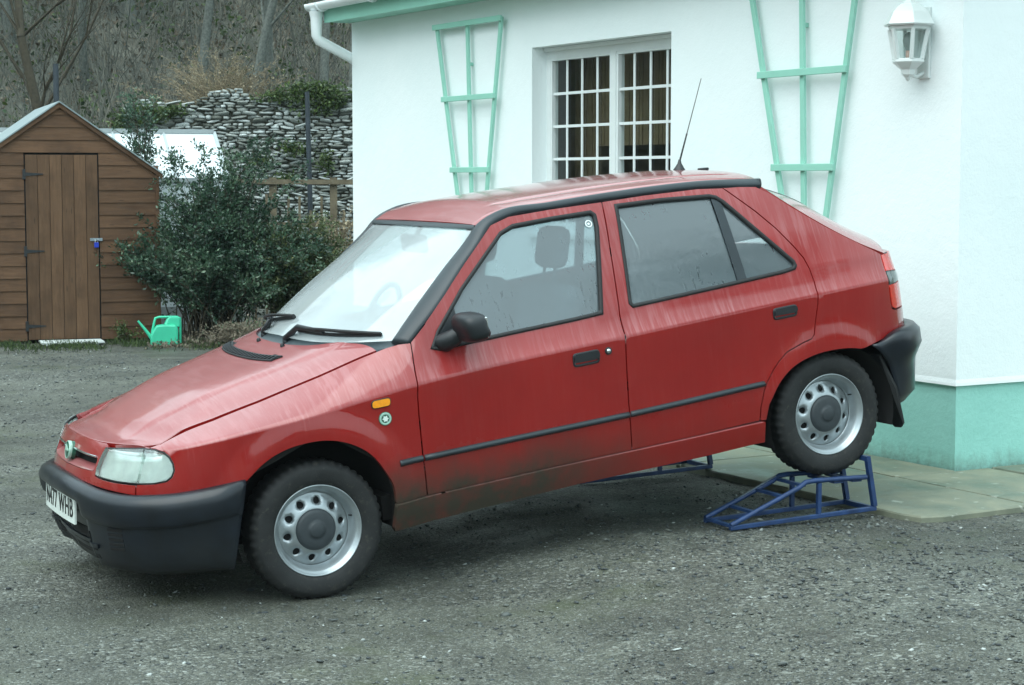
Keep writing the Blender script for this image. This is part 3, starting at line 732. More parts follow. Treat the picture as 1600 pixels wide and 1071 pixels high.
# window
FY0, FY1 = -.165, -.105
mb = MB()
mb.box((ox0, FY0, oz0), (ox0 + .050, FY1, oz1)); mb.box((ox1 - .052, FY0, oz0), (ox1, FY1, oz1)); mb.box((ox0 + .05, FY0, oz1 - .075), (ox1 - .052, FY1, oz1)); mb.box((ox0 + .05, FY0, oz0), (ox1 - .052, FY1, oz0 + .06)); mb.box((3.392, FY0, oz0 + .06), (3.460, FY1 + .004, oz1 - .075))
win = mb.build('window', M['upvc_white'], house)
mb = MB(); mb.box((ox0 - .02, -.11, oz0 - .035), (ox1 + .02, .055, oz0 + .002), bev=.008); mb.build('window_sill', M['upvc_white'], win)
mb = MB(); mb.box((ox0 + .01, FY1, oz1 - .026), (ox1 - .01, FY1 + .030, oz1 - .003)); mb.build('head_trim', M['upvc_white'], win)
me_p = {}
for sash, (a, b) in enumerate(((2.628, 3.392), (3.460, 4.243))):
    mb = MB(); r = .018; z0, z1 = oz0 + .06, oz1 - .075
    mb.box((a, FY0 + .005, z0), (a + r, FY1 - .004, z1)); mb.box((b - r, FY0 + .005, z0), (b, FY1 - .004, z1)); mb.box((a + r, FY0 + .005, z0), (b - r, FY1 - .004, z0 + r)); mb.box((a + r, FY0 + .005, z1 - r), (b - r, FY1 - .004, z1))
    mb.build('sash_bead', M['upvc_white'], win)
    xs = [a + (b - a) * k / 4 for k in range(5)]; zs = [z1, 2.208, 1.980, 1.752, 1.525, z0]
    for x in xs[1:-1]: mb = MB(); mb.box((x - .0105, FY1 - .025, z0 + r), (x + .0105, FY1 - .018, z1 - r)); mb.build('glazing_bar', M['upvc_white'], win)
    for z in zs[1:-1]: mb = MB(); mb.box((a + r, FY1 - .026, z - .0095), (b - r, FY1 - .0170, z + .0095)); mb.build('glazing_bar', M['upvc_white'], win)
    for i in range(4):
        for j in range(5):
            link('pane', mesh_from('pane', [(xs[i], FY1 - .032, zs[j+1]), (xs[i+1], FY1 - .032, zs[j+1]), (xs[i+1], FY1 - .032, zs[j]), (xs[i], FY1 - .032, zs[j])], [(3, 2, 1, 0)], mats=[M['clear_glass']]), win)
# eaves
EO = .25
mb = MB(); mb.box((-.25, EO - .022, 2.908), (HL + .05, EO, 3.055)); mb.build('fascia', M['green_paint'], house)
mb = MB(); mb.box((-.25, .016, 2.915), (HL + .048, EO - .024, 2.935)); mb.build('soffit', M['green_paint'], house)
mb = MB(); mb.box((HL + .016, -HD, 2.915), (HL + .048, .014, 2.935)); mb.box((HL + .052, -HD, 2.93), (HL + .072, EO, 3.09)); mb.build('verge_board', M['gutter_white'], house)
gz = 3.055; mb = MB(); n = 9; v = []
for x in (-.3, HL + .195):
    for k in range(n): t = math.pi * k / (n - 1); v.append((x, EO + .062 - .058 * math.cos(t), gz - .062 * math.sin(t) + .01))
    for k in range(n): t = math.pi * (n - 1 - k) / (n - 1); v.append((x, EO + .062 - .053 * math.cos(t), gz - .056 * math.sin(t) + .01))
m2 = 2 * n; mb.add(v, [(k, (k+1) % m2, m2 + (k+1) % m2, m2 + k) for k in range(m2)], True); mb.add([v[m2 + k] for k in range(n)], [tuple(range(n))]); gut = mb.build('gutter', M['gutter_white'], house)
for x in (HL - .05, HL - 1.0, HL - 2.0, HL - 3.0, HL - 4.0, HL - 5.0, HL - 6.0):
    mb = MB(); mb.tube([(x, EO + .062 - .064 * math.cos(t), gz - .068 * math.sin(t) + .01) for t in np.linspace(0, math.pi, 9)], .008, 6); mb.build('gutter_bracket', M['gutter_white'], gut)
mb = MB(); mb.tube([(HL + .07, EO + .062, 2.995), (HL + .07, EO + .062, 2.80), (HL + .068, EO + .045, 2.765), (HL + .056, .02, 2.635), (HL + .05, -.055, 2.59), (HL + .05, -.06, 2.54), (HL + .05, -.06, .2)], [.052, .043, .043, .043, .043, .043, .043], 14)
mb.tube([(HL + .07, EO + .062, 2.915), (HL + .07, EO + .062, 2.90)], .047, 14); mb.tube([(HL + .07, EO + .062, 3.0), (HL + .07, EO + .062, 2.94)], [.062, .048], 14)
mb.build('downpipe', M['gutter_white'], house)
mb = MB(); mb.prism([(-.25, EO + .05, 3.085), (HL + .09, EO + .05, 3.085), (HL + .09, -HD / 2, 4.15), (-.25, -HD / 2, 4.15)], (0, 0, .03)); mb.prism([(-.25, -HD - .3, 3.085), (HL + .09, -HD - .3, 3.085), (HL + .09, -HD / 2, 4.15), (-.25, -HD / 2, 4.15)], (0, 0, .03))
mb.prism([(HL - .1, .0, 2.94), (HL - .1, -HD, 2.94), (HL - .1, -HD / 2, 4.12)], (.11, 0, 0)); mb.prism([(0, .0, 2.94), (0, -HD, 2.94), (0, -HD / 2, 4.12)], (.11, 0, 0))
rf_ = mb.build('roof', M['slate_roof'], house)
sl = None
for k in range(26):
    x = HL + .09 - .29 * k
    if sl is None: mb = MB(); mb.box((-.283, -.32, 0), (0, 0, .014), bev=.003); sl = mb.mesh('slate', M['slate_roof'])
    o = link('slate', sl, rf_, (x, EO + .07, 3.118 + .002 * (k % 3)), (R(20.5), 0, 0)); o.rotation_euler = (-R(20.5), 0, 0)

# trellises and lantern hang on the wall
def trellis(label, top_z, verts_top, verts_bot, zb, rails):
    t = thing('fan_trellis', label, 'trellis', (HC[0], HC[1], 0), ang, 'fan trellises on the cottage wall')
    up = (0, 1, 0)
    for (a, b) in zip(verts_top, verts_bot):
        mb = MB(); mb.bar((a, .058, top_z), (b, .058, zb), .036, .020, up, .003); mb.build('upright', M['green_paint'], t)
    for z in rails:
        f_ = (top_z - z) / (top_z - zb); xa = verts_top[0] + (verts_bot[0] - verts_top[0]) * f_; xb = verts_top[-1] + (verts_bot[-1] - verts_top[-1]) * f_
        mb = MB(); mb.bar((xa + .03, .078, z), (xb - .03, .078, z), .040, .018, up, .003); mb.build('rail', M['green_paint'], t)
    for (x, z) in ((verts_top[1], rails[0] - .3), (verts_top[1] - .02, rails[-1])):
        mb = MB(); mb.box((x - .012, .012, z - .012), (x + .012, .05, z + .012)); mb.build('spacer_block', M['green_paint'], t)
    return t
trellis('smaller pale green fan trellis left of the cottage window', 2.775, (5.655, 5.165, 4.652), (5.152, 5.075, 4.995), .82, (2.762, 2.213, 1.680, 1.20))
trellis('pale green fan trellis between the window and the wall lantern', 2.80, (1.728, 1.235, .735), (1.180, 1.165, 1.125), .70, (2.775, 2.210, 1.677, 1.15))
lan = thing('wall_lantern', 'white cast half lantern with clear panes fixed high on the cottage wall', 'wall lamp', (HC[0] + HN[0] * .014 + HW[0] * .262, HC[1] + HN[1] * .014 + HW[1] * .262, 0), ang)
def hexring(r, z, cy=.115): r *= .86; return [(r * math.cos(math.pi / 6 + k * math.pi / 3), cy + r * math.sin(math.pi / 6 + k * math.pi / 3), z) for k in range(6)]
def frustum(mb, rings):
    v = [p for r in rings for p in r]; n = 6
    mb.add(v, [(i*n + j, i*n + (j+1) % n, (i+1)*n + (j+1) % n, (i+1)*n + j) for i in range(len(rings) - 1) for j in range(n)] + [tuple(range(n))[::-1], tuple((len(rings) - 1)*n + j for j in range(n))])
mb = MB(); frustum(mb, [hexring(.150, 2.398), hexring(.158, 2.406), hexring(.145, 2.425), hexring(.118, 2.470), hexring(.075, 2.505), hexring(.045, 2.515), hexring(.030, 2.530)]); mb.lathe([(0, .06), (.010, .055), (.016, .035), (.010, .02), (.022, .0)], 12, Matrix.Translation((0, .115, 2.53))); mb.build('lantern_roof', M['lamp_white'], lan)
mb = MB(); frustum(mb, [hexring(.128, 2.397), hexring(.122, 2.380)]); mb.build('lantern_rim', M['lamp_white'], lan)
mb = MB(); frustum(mb, [hexring(.085, 2.232), hexring(.098, 2.226), hexring(.100, 2.214), hexring(.070, 2.192), hexring(.045, 2.175), hexring(.040, 2.150), hexring(.015, 2.132)])
mb.lathe([(.0, -.02), (.012, -.012), (.016, 0)], 12, Matrix.Translation((0, .115, 2.135))); mb.build('lantern_base', M['lamp_white'], lan)
t_, b_ = hexring(.120, 2.382), hexring(.086, 2.230)
for k in range(6):
    mb = MB(); mb.bar(t_[k], b_[k], .018, .018, (t_[k][0], t_[k][1] - .115, 0)); mb.build('lantern_post', M['lamp_white'], lan)
t_, b_ = hexring(.114, 2.382), hexring(.081, 2.232)
for k in range(6):
    link('lantern_pane', mesh_from('lantern_pane', [t_[k], t_[(k+1) % 6], b_[(k+1) % 6], b_[k]], [(3, 2, 1, 0)], mats=[M['clear_glass']]), lan)
mb = MB(); mb.lathe([(0, .0), (.012, .0), (.012, .045), (.024, .07), (.030, .10), (.022, .13), (0, .145)], 16, Matrix.Translation((0, .115, 2.225))); mb.build('light_bulb', M['bulb_glass'], lan)
mb = MB(); mb.lathe([(0, 0), (.014, 0), (.014, .05), (0, .05)], 12, Matrix.Translation((0, .115, 2.222))); mb.build('bulb_holder', M['candle_pink'], lan)
mb = MB(); mb.box((-.045, 0, 2.13), (.045, .016, 2.50), bev=.006); mb.tube([(0, .01, 2.16), (0, .06, 2.14), (0, .105, 2.15)], .010, 8); mb.tube([(0, .01, 2.46), (0, .05, 2.50), (0, .10, 2.50)], .012, 8); mb.build('back_plate', M['lamp_white'], lan)

# paving slabs round the cottage
pav = bpy.data.objects.new('paving', None); COL.objects.link(pav); pav.location = (HC[0], HC[1], 0); pav.rotation_euler = (0, 0, ang); pav['kind'] = 'structure'
def slab(w0, w1, n0, n1, z, cut=None):
    g = .006; j = lambda: rng.uniform(-.006, .006)
    pts = resample2([(w0 + g + j(), n0 + g + j()), (w1 - g + j(), n0 + g + j()), (w1 - g + j(), n1 - g + j()), (w0 + g + j(), n1 - g + j())], .12)
    if cut: pts = [q for q in (cut(p) for p in pts) if q is not None]
    pts = [(a + rng.normal(0, .0022), b + rng.normal(0, .0022)) for a, b in pts]; k = len(pts); c = (sum(p[0] for p in pts) / k, sum(p[1] for p in pts) / k)
    tl = rng.normal(0, .004, 2); zz = lambda a, b: z + (a - c[0]) * tl[0] + (b - c[1]) * tl[1]
    v = [(a, b, zz(a, b) - .05) for a, b in pts] + [(a, b, zz(a, b) - .007) for a, b in pts] + [(a + (c[0] - a) * .012, b + (c[1] - b) * .012, zz(a, b)) for a, b in pts]
    f = [tuple(2*k + i for i in range(k))] + [(r*k + i, r*k + (i+1) % k, (r+1)*k + (i+1) % k, (r+1)*k + i) for r in (0, 1) for i in range(k)]
    mb = MB(); mb.add(v, f); mb.build('paving_slab', M['slab'], pav)
def resample2(poly, st):
    out = []
    for i in range(len(poly)):
        a = np.array(poly[i]); b = np.array(poly[(i+1) % len(poly)]); k = max(1, int(np.linalg.norm(b - a) / st)); out += [tuple(a + (b - a) * q / k) for q in range(k)]
    return out
def corner_cut(p):
    # the outer corner of the nearest slab is worn round
    a, b = p; cx_, cy_ = -.80, .96; r = .17
    if a < cx_ and b > cy_:
        d = math.hypot(a - cx_, b - cy_)
        if d > r: return (cx_ + (a - cx_) / d * r, cy_ + (b - cy_) / d * r)
    return p
slab(-.97, -.03, .425, 1.11, .110, corner_cut)
for i, (a, b) in enumerate(((-.03, .90), (.90, 1.82), (1.82, 2.75), (2.75, 3.68), (3.68, 4.60), (4.60, 5.52), (5.52, 6.45), (6.45, 7.3))):
    slab(a, b, .425, 1.11 + .02 * (i % 2), .109); slab(a, b, .004, .425, .110)
for i, (a, b) in enumerate(((-.215, .425), (-.86, -.215), (-1.5, -.86), (-2.15, -1.5), (-2.8, -2.15))): slab(-1.0, -.03 if i else -.03, a, b, .110)
# ---------------------------------------------------------------- shed
SA = math.atan2(-.333, -.943); S0 = (-3.555, 19.0)
shed = thing('garden_shed', 'brown timber garden shed with grey felt roof and a padlocked door', 'shed', (S0[0], S0[1], 0), SA)
SWD, SDP, RZ, EZ = 1.905, 2.4, 2.335, 1.665; SX = SWD / 2
def roofz(x): return RZ - (RZ - EZ) * abs(x - SX) / SX
mb = MB(); mb.prism([(0.01, -.02, .02), (SWD - .01, -.02, .02), (SWD - .01, -.02, EZ - .02), (SX, -.02, RZ - .02), (0.01, -.02, EZ - .02)], (0, -.01, 0))
mb.prism([(0.01, -SDP, .02), (SWD - .01, -SDP, .02), (SWD - .01, -SDP, EZ - .02), (SX, -SDP, RZ - .02), (0.01, -SDP, EZ - .02)], (0, -.01, 0)); mb.build('lining', M['dark_void'], shed)
def board(x0, x1, z0, z1, gable=False):
    """one lapped weatherboard, thicker at its foot"""
    xa0, xb0, xa1, xb1 = x0, x1, x0, x1
    if gable:
        def lim(z): 
            h = (RZ - z) / (RZ - EZ) * SX; return max(0, SX - h), min(SWD, SX + h)
        a, b = lim(z0); c, d = lim(min(z1, RZ - .004)); xa0, xb0, xa1, xb1 = max(x0, a), min(x1, b), max(x0, c), min(x1, d)
    j = rng.uniform(-.0015, .0015); v = [(xa0, -.012, z0), (xb0, -.012, z0), (xb1, -.012, z1), (xa1, -.012, z1), (xa0, .011 + j, z0), (xb0, .011 + j, z0), (xb1, .000, z1), (xa1, .000, z1)]
    mb = MB(); mb.add(v, [(0, 1, 2, 3), (4, 5, 6, 7), (0, 1, 5, 4), (1, 2, 6, 5), (2, 3, 7, 6), (3, 0, 4, 7)]); return mb.build('weatherboard', M['board_wood'], shed)
P_ = .1235; dx0, dx1, dz0, dz1 = .592, 1.290, .03, 1.850
k = 0; z = .02
while z < RZ - .02:
    z1 = min(z + P_ + .006, RZ - .003)
    if z + .05 < dz1:
        board(.0, dx0 - .012, z, z1, z1 > EZ); board(dx1 + .012, SWD, z, z1, z1 > EZ)
    else: board(0, SWD, z, z1, True)
    z += P_
for s, x in ((0, -.012), (1, SWD + .012)):
    z = .02
    while z < EZ - .03:
        mb = MB(); q = -.011 if s == 0 else .011; mb.add([(x, -.03, z), (x, -SDP, z), (x, -SDP, z + P_), (x, -.03, z + P_), (x + q, -.03, z), (x + q, -SDP, z), (x + q * .1, -SDP, z + P_), (x + q * .1, -.03, z + P_)], [(0, 1, 2, 3), (4, 5, 6, 7), (0, 1, 5, 4), (1, 2, 6, 5), (2, 3, 7, 6), (3, 0, 4, 7)])
        mb.build('weatherboard', M['board_wood'], shed); z += P_
for x in (-.012, SWD + .012 - .035): mb = MB(); mb.box((x, -.02, .01), (x + .035, .018, EZ - .01)); mb.build('corner_post', M['board_wood'], shed)
mb = MB(); mb.box((dx0 - .012, -.012, dz0), (dx1 + .012, -.004, dz1)); door = mb.build('shed_door', M['dark_void'], shed)
nb = 6
for i in range(nb):
    a = dx0 + (dx1 - dx0) * i / nb; b = dx0 + (dx1 - dx0) * (i + 1) / nb; mb = MB(); mb.box((a + .0018, -.004, dz0), (b - .0018, .014 + rng.uniform(-.001, .001), dz1), bev=.0025); mb.build('door_board', M['door_wood'], door)
for z in (1.660, .905, .165):
    mb = MB(); mb.box((dx1 - .002, .006, z - .050), (dx1 + .026, .021, z + .050)); mb.prism([(dx1 - .002, .015, z - .018), (dx1 - .002, .015, z + .018), (dx1 - .17, .015, z + .006), (dx1 - .17, .015, z - .006)], (0, .005, 0)); mb.build('hinge', M['iron_black'], door)
mb = MB(); mb.box((dx0 - .035, .014, 1.00), (dx0 + .085, .024, 1.028)); mb.tube([(dx0 + .03, .022, 1.015), (dx0 + .03, .040, 1.015), (dx0 - .0, .040, 1.015)], .006, 6); mb.build('hasp', M['ramp_worn'], door)
mb = MB(); mb.box((dx0 + .004, .026, .935), (dx0 + .048, .046, .985), bev=.004); pl = mb.build('padlock', M['padlock_blue'], door)
mb = MB(); mb.tube([(dx0 + .014, .036, .983), (dx0 + .014, .036, 1.005), (dx0 + .026, .036, 1.016), (dx0 + .038, .036, 1.005), (dx0 + .038, .036, .983)], .0035, 6); mb.build('padlock_shackle', M['chrome'], pl)
for nm, sg in (('roof_slope', -1), ('roof_slope', 1)):
    e = SX + .045; v = [(SX, .055, RZ + .028), (SX + sg * e, .055, RZ + .028 - (RZ - EZ) * e / SX), (SX + sg * e, -SDP - .05, RZ + .028 - (RZ - EZ) * e / SX), (SX, -SDP - .05, RZ + .028)]
    mb = MB(); mb.prism(v, (0, 0, .014)); mb.build(nm, M['felt_grey'], shed)
    mb = MB(); mb.prism([(SX, .020, RZ + .026), (SX + sg * e, .020, RZ + .026 - (RZ - EZ) * e / SX), (SX + sg * e, .020, RZ - .020 - (RZ - EZ) * e / SX), (SX, .020, RZ - .022)], (0, .020, 0)); mb.build('bargeboard', M['board_wood'], shed)
mat_ = thing('door_mat', 'pale slatted duckboard lying on the gravel at the shed door', 'duckboard', (S0[0], S0[1], 0), SA)
for i in range(4): mb = MB(); mb.box((.600, .075 + .085 * i, .012), (1.20, .147 + .085 * i, .030), bev=.003); mb.build('slat', M['mat_pale'], mat_)
for x in (.66, 1.12): mb = MB(); mb.box((x, .08, .000), (x + .04, .40, .0115)); mb.build('bearer', M['mat_pale'], mat_)

# watering can
wc = thing('watering_can', 'bright green plastic watering can standing on gravel beside the shed', 'watering can', (-3.365, 18.28, 0), R(10))
def plate(mb, outline, y0, y1, bev=.0):
    bm = bmesh.new(); vs = [bm.verts.new((x, y0, z)) for x, z in outline]; fc = bm.faces.new(vs); r = bmesh.ops.extrude_face_region(bm, geom=[fc]); bmesh.ops.translate(bm, verts=[q for q in r['geom'] if isinstance(q, bmesh.types.BMVert)], vec=(0, y1 - y0, 0))
    if bev: bmesh.ops.bevel(bm, geom=bm.edges[:], offset=bev, segments=2, profile=.5, affect='EDGES')
    bm.verts.index_update(); mb.add([tuple(q.co) for q in bm.verts], [tuple(q.index for q in p.verts) for p in bm.faces]); bm.free()
mb = MB(); plate(mb, [(-.145, .0), (.115, .0), (.122, .06), (.122, .165), (.10, .205), (-.02, .208), (-.09, .200), (-.145, .105)], -.062, .062, .018); body_o = mb.build('can_body', M['can_green'], wc)
mb = MB(); mb.tube([(-.128, 0, .125), (-.110, 0, .215), (-.095, 0, .268), (-.06, 0, .278), (.11, 0, .278), (.138, 0, .268), (.142, 0, .21), (.142, 0, .03), (.12, 0, .015)], .0125, 8); mb.tube([(.015, 0, .205), (.03, 0, .25), (.05, 0, .278)], [.03, .022, .014], 8)
plate(mb, [(.025, .18), (.138, .18), (.14, .275), (.04, .275)], -.022, .022, .008); mb.build('handle', M['can_green'], wc)
mb = MB(); mb.tube([(-.12, 0, .055), (-.155, 0, .105), (-.215, 0, .185), (-.262, 0, .245)], [.022, .018, .013, .011], 10); mb.build('spout', M['can_green'], wc)

# greenhouse
gh = thing('greenhouse', 'small white-glazed greenhouse half hidden behind the bush and the shed', 'greenhouse', (-3.46, 22.0, 0), R(19.45))
GL, GWd, GR, GE = 2.9, .86, 2.15, 1.60
for sgn in (-1, 1):
    y = sgn * GWd
    for i in range(5):
        a, b = -GL * i / 5, -GL * (i + 1) / 5
        mb = MB(); mb.prism([(a, 0, GR), (b, 0, GR), (b, y, GE), (a, y, GE)], (0, 0, -.008)); mb.build('roof_pane', M['poly_white'], gh)
        mb = MB(); mb.prism([(a, y, GE), (b, y, GE), (b, y, .15), (a, y, .15)], (0, .006 * -sgn, 0)); mb.build('side_pane', M['poly_white'], gh)
        mb = MB(); mb.bar((a, 0, GR + .006), (a, y * 1.0, GE + .006), .022, .022); mb.bar((a, y, GE), (a, y, .1), .022); mb.build('glazing_bar', M['gh_frame'], gh)
    mb = MB(); mb.bar((0, y, GE), (-GL, y, GE), .045, .05); mb.bar((0, y, .1), (-GL, y, .1), .05, .2); mb.build('eave_rail', M['gh_frame'], gh)
mb = MB(); mb.bar((0, 0, GR + .01), (-GL, 0, GR + .01), .07, .05); mb.build('ridge', M['gh_frame'], gh)
for x in (0, -GL):
    mb = MB(); mb.prism([(x, -GWd, .15), (x, GWd, .15), (x, GWd, GE), (x, 0, GR), (x, -GWd, GE)], (-.006, 0, 0)); mb.build('gable_pane', M['poly_white'], gh)
    mb = MB(); mb.bar((x + .01, -GWd, GE), (x + .01, 0, GR), .03); mb.bar((x + .01, GWd, GE), (x + .01, 0, GR), .03); mb.bar((x + .01, -GWd, .1), (x + .01, -GWd, GE), .035); mb.bar((x + .01, GWd, .1), (x + .01, GWd, GE), .035); mb.bar((x + .01, 0, .1), (x + .01, 0, GR), .025); mb.build('gable_frame', M['gh_frame'], gh)

# dry stone wall
WY = 25.0; sw_ = thing('stone_wall', 'tall rough dry stone wall with ivy on top behind the greenhouse', 'wall', (0, WY, 0))
top_f = smooth_spl([-9, -5.6, -5.1, -4.6, -4.05, -3.95, -3.7, -3.55, -3.2, -2.6, -2.2, -1.5, 3], [2.55, 2.56, 2.60, 2.63, 2.68, 2.75, 2.78, 2.74, 2.66, 2.66, 2.78, 2.70, 2.65])
xs = np.linspace(-5.12, 3, 61); v = []
for x in xs: v += [(x, .05, -.2), (x, .05, top_f(x) - .04), (x, .55, top_f(x) - .04), (x, .55, -.2)]
mb = MB(); mb.add(v, [(4*i + j, 4*i + j + 1, 4*i + j + 5, 4*i + j + 4) for i in range(60) for j in range(3)] + [(0, 1, 2, 3), (243, 242, 241, 240)]); mb.build('wall_core', M['wall_core'], sw_)
def stone_shape(seed):
    rn = np.random.default_rng(seed); bm = bmesh.new(); bmesh.ops.create_icosphere(bm, subdivisions=1, radius=1)
    for q in bm.verts:
        c = np.array(q.co); c = np.sign(c) * np.abs(c) ** .48; c = c * (1 + rn.normal(0, .13, 3)); q.co = Vector(c * .5)
    bm.verts.index_update(); V = np.array([tuple(q.co) for q in bm.verts]); F = np.array([[q.index for q in p.verts] for p in bm.faces]); bm.free(); return V, F
SH = [stone_shape(s) for s in range(12)]; SM = []
for V, F in SH:
    me = tone_mesh('stone', V, F, np.zeros(len(V)), 'wall_stone'); SM.append(me)
stones = []; z = .0
while z < 2.85:
    h = float(rng.uniform(.026, .056)); x = -5.1 + float(rng.uniform(-.08, .1))
    while x < 2.9:
        w = float(rng.uniform(.06, .20)) * (.75 + h * 6); hh = h * float(rng.uniform(.6, 1.12))
        if z + h < top_f(x + w / 2) + .03 + rng.uniform(-.03, .03): stones.append((x + w / 2, z + h / 2 + rng.uniform(-.008, .008), w * .98, hh, rng.uniform(.06, .13)))
        x += w + float(rng.uniform(.004, .02))
    z += h * .97
vis = [s for s in stones if -5.35 < s[0] < -1.9 and s[1] > 1.15]; vis.sort(key=lambda s: -s[2] * s[3]); big = vis[:300]; bigset = set(id(s) for s in big)
for i, (x, z, w, h, d) in enumerate(big):
    o = link('stone', SM[i % 12], sw_, (x, .05 - d * .18, z), (rng.normal(0, .22), rng.normal(0, .13), rng.normal(0, .15))); o.scale = (w * 1.08, d, h * 1.12)
Vs, Fs, Ts = [], [], []; b = 0
for s in stones:
    if id(s) in bigset: continue
    V, F = SH[int(rng.integers(12))]; x, z, w, h, d = s; a = rng.normal(0, .15); q = V * [w * 1.08, d, h * 1.12]; q = np.stack([q[:, 0] - q[:, 2] * a, q[:, 1], q[:, 2] + q[:, 0] * a], 1) + [x, .05 - d * .18, z]
    Vs.append(q); Fs.append(F + b); Ts.append(np.full(len(V), rng.random())); b += len(V)
link('small_stones', tone_mesh('small_stones', np.concatenate(Vs), np.concatenate(Fs), np.concatenate(Ts), 'wall_stone'), sw_, kind='stuff')

# poles and the rail fence
def pole(name, label, x, y, z1, r=.030, lean=0.0, cat='pole'):
    mb = MB(); mb.tube([(0, 0, -.2), (lean * .5, 0, z1 / 2), (lean, 0, z1)], [r * 1.1, r, r * .92], 10); o = mb.build(name, M['pole_dark']); o.location = (x, y, 0); tag(o, label, cat)
pole('clothes_pole', 'tall thin dark pole standing in front of the stone wall beside the cottage', -2.32, 22.0, 2.62, .030, -.05)
pole('boundary_pole', 'short dark pole top showing just behind the shed ridge', -5.75, 24.0, 3.06, .038)
fn_ = thing('rail_fence', 'weathered timber rail fence with thin posts before the stone wall', 'fence', (0, 21.5, 0))
for z in (1.585, 1.10, .60): mb = MB(); mb.bar((-3.25, 0, z), (-.9, 0, z - .01), .030, .055); mb.build('rail', M['fence_wood'], fn_)
for x in (-2.03, -2.72, -1.3): mb = MB(); mb.box((x - .040, .02, -.1), (x + .040, .075, 1.63)); mb.build('post', M['fence_wood'], fn_)
for i in range(13):
    x = -2.92 + .125 * i
    if i in (2, 7): continue
    mb = MB(); mb.bar((x, -.02, .0), (x + .01, -.02, 1.36 + .10 * math.sin(i * 2.2)), .028, .014, (0, 1, 0)); mb.build('paling', M['fence_wood'], fn_)

# ---------------------------------------------------------------- shrubs
def shrub(name, label, cat, loc, stems, spread, height, leaf_mat_, stem_mat, leaf_n, leaf_s, tonef=None, spiky=.0, group=None, parts=('foliage', 'stems'), dirs=None, dens_top=1.0, flatten=1.0):
    rn = random.Random(sum(map(ord, label))); t = thing(name, label, cat, loc, 0, group); segs = []; anchors = []; adir = []
    for i in range(stems):
        a = rn.uniform(0, 2 * math.pi); e = rn.random() ** .7; d = Vector((math.cos(a) * spread * e, math.sin(a) * spread * flatten * e, height * rn.uniform(.6, 1.05) * (1 - .45 * e * e)))
        if spiky and rn.random() < spiky: d = Vector((d.x * .8, d.y * .8, height * rn.uniform(1.0, 1.32)))
        base = Vector((rn.gauss(0, .12) * spread, rn.gauss(0, .12) * spread, 0)); ctrl = base + Vector((d.x * .25, d.y * .25, d.z * .75)); end = base + d; prev = base; K = 9
        for k in range(1, K + 1):
            u = k / K; p = base * (1-u)**2 + ctrl * 2*u*(1-u) + end * u*u + Vector((rn.gauss(0, .012), rn.gauss(0, .012), 0)); segs.append((tuple(prev), tuple(p), .009 * (1 - .75 * u) * height))
            if u > .25:
                for _ in range(3):
                    sd = ((p - prev).normalized() * .8 + Vector((rn.gauss(0, .7), rn.gauss(0, .7), rn.gauss(.15, .4)))).normalized(); L = height * rn.uniform(.08, .20) * (1.15 - u * .6); q = p
                    for m in range(4):
                        q2 = q + sd * L / 4 + Vector((0, 0, -.004 * m)); segs.append((tuple(q), tuple(q2), .0035 * height * .6)); q = q2; anchors.append(tuple(q)); adir.append(tuple(sd))
                anchors.append(tuple(p)); adir.append(tuple((p - prev).normalized()))
            prev = p
    link(parts[1], segs_mesh(parts[1], segs, stem_mat), t)
    if leaf_n:
        A = np.array(anchors); D = np.array(adir); idx = rng.integers(0, len(A), leaf_n); pos = A[idx] + rng.normal(0, leaf_s * .55, (leaf_n, 3)); pos[:, 2] = np.maximum(pos[:, 2], .01)
        cl = (np.sin(A[idx][:, 0] * 9 + A[idx][:, 1] * 7) + np.sin(A[idx][:, 2] * 11 + A[idx][:, 0] * 5)) * .13
        tone = np.clip(rng.normal(.48, .22, leaf_n) + cl, 0, 1); V, F, T = leaves(pos, leaf_s * rng.uniform(.6, 1.25, leaf_n), tone, axis_dir=D[idx] * .6)
        link(parts[0], tone_mesh(parts[0], V, F, T, leaf_mat_), t)
    return t
shrub('evergreen_shrub', 'large dark evergreen shrub crowding the right side of the shed', 'shrub', (-3.02, 18.95, 0), 150, 1.12, 1.50, 'leaf_dark', 'stem_dark', 56000, .043, spiky=.07, flatten=.6)
shrub('evergreen_shrub', 'smaller grey-green shrub right of the dark one, half behind the car bonnet', 'shrub', (-2.18, 19.2, 0), 80, .78, 1.22, 'leaf_olive', 'stem_dark', 26000, .040, flatten=.6)
shrub('evergreen_shrub', 'thin upright evergreen shoots rising in front of the greenhouse by the shed eave', 'shrub', (-3.98, 20.6, 0), 12, .30, 1.95, 'leaf_dark', 'stem_dark', 3600, .040, spiky=.7)
shrub('dry_shrub', 'straw-coloured dead stems leaning on the fence beside the cottage corner', 'shrub', (-1.82, 20.6, 0), 46, .42, 1.30, 'twig_dry', 'twig_dry', 2600, .045)
shrub('bramble', 'low tangle of bare brown bramble stems at the foot of the dark shrub', 'bramble', (-2.55, 18.15, 0), 46, .62, .26, 'leaf_litter', 'twig_dry', 2200, .035, flatten=.5)
shrub('low_weed', 'sprig of green weed against the lowest shed boards', 'weed', (-3.86, 18.72, 0), 12, .20, .20, 'leaf_ivy', 'stem_dark', 420, .030)
t = shrub('bank_shrub', 'pale brown leafless shrub spreading above the stone wall', 'shrub', (-4.0, 26.2, 2.15), 150, 1.25, 1.25, 'twig_dry', 'twig_dry', 2500, .03, flatten=.5)
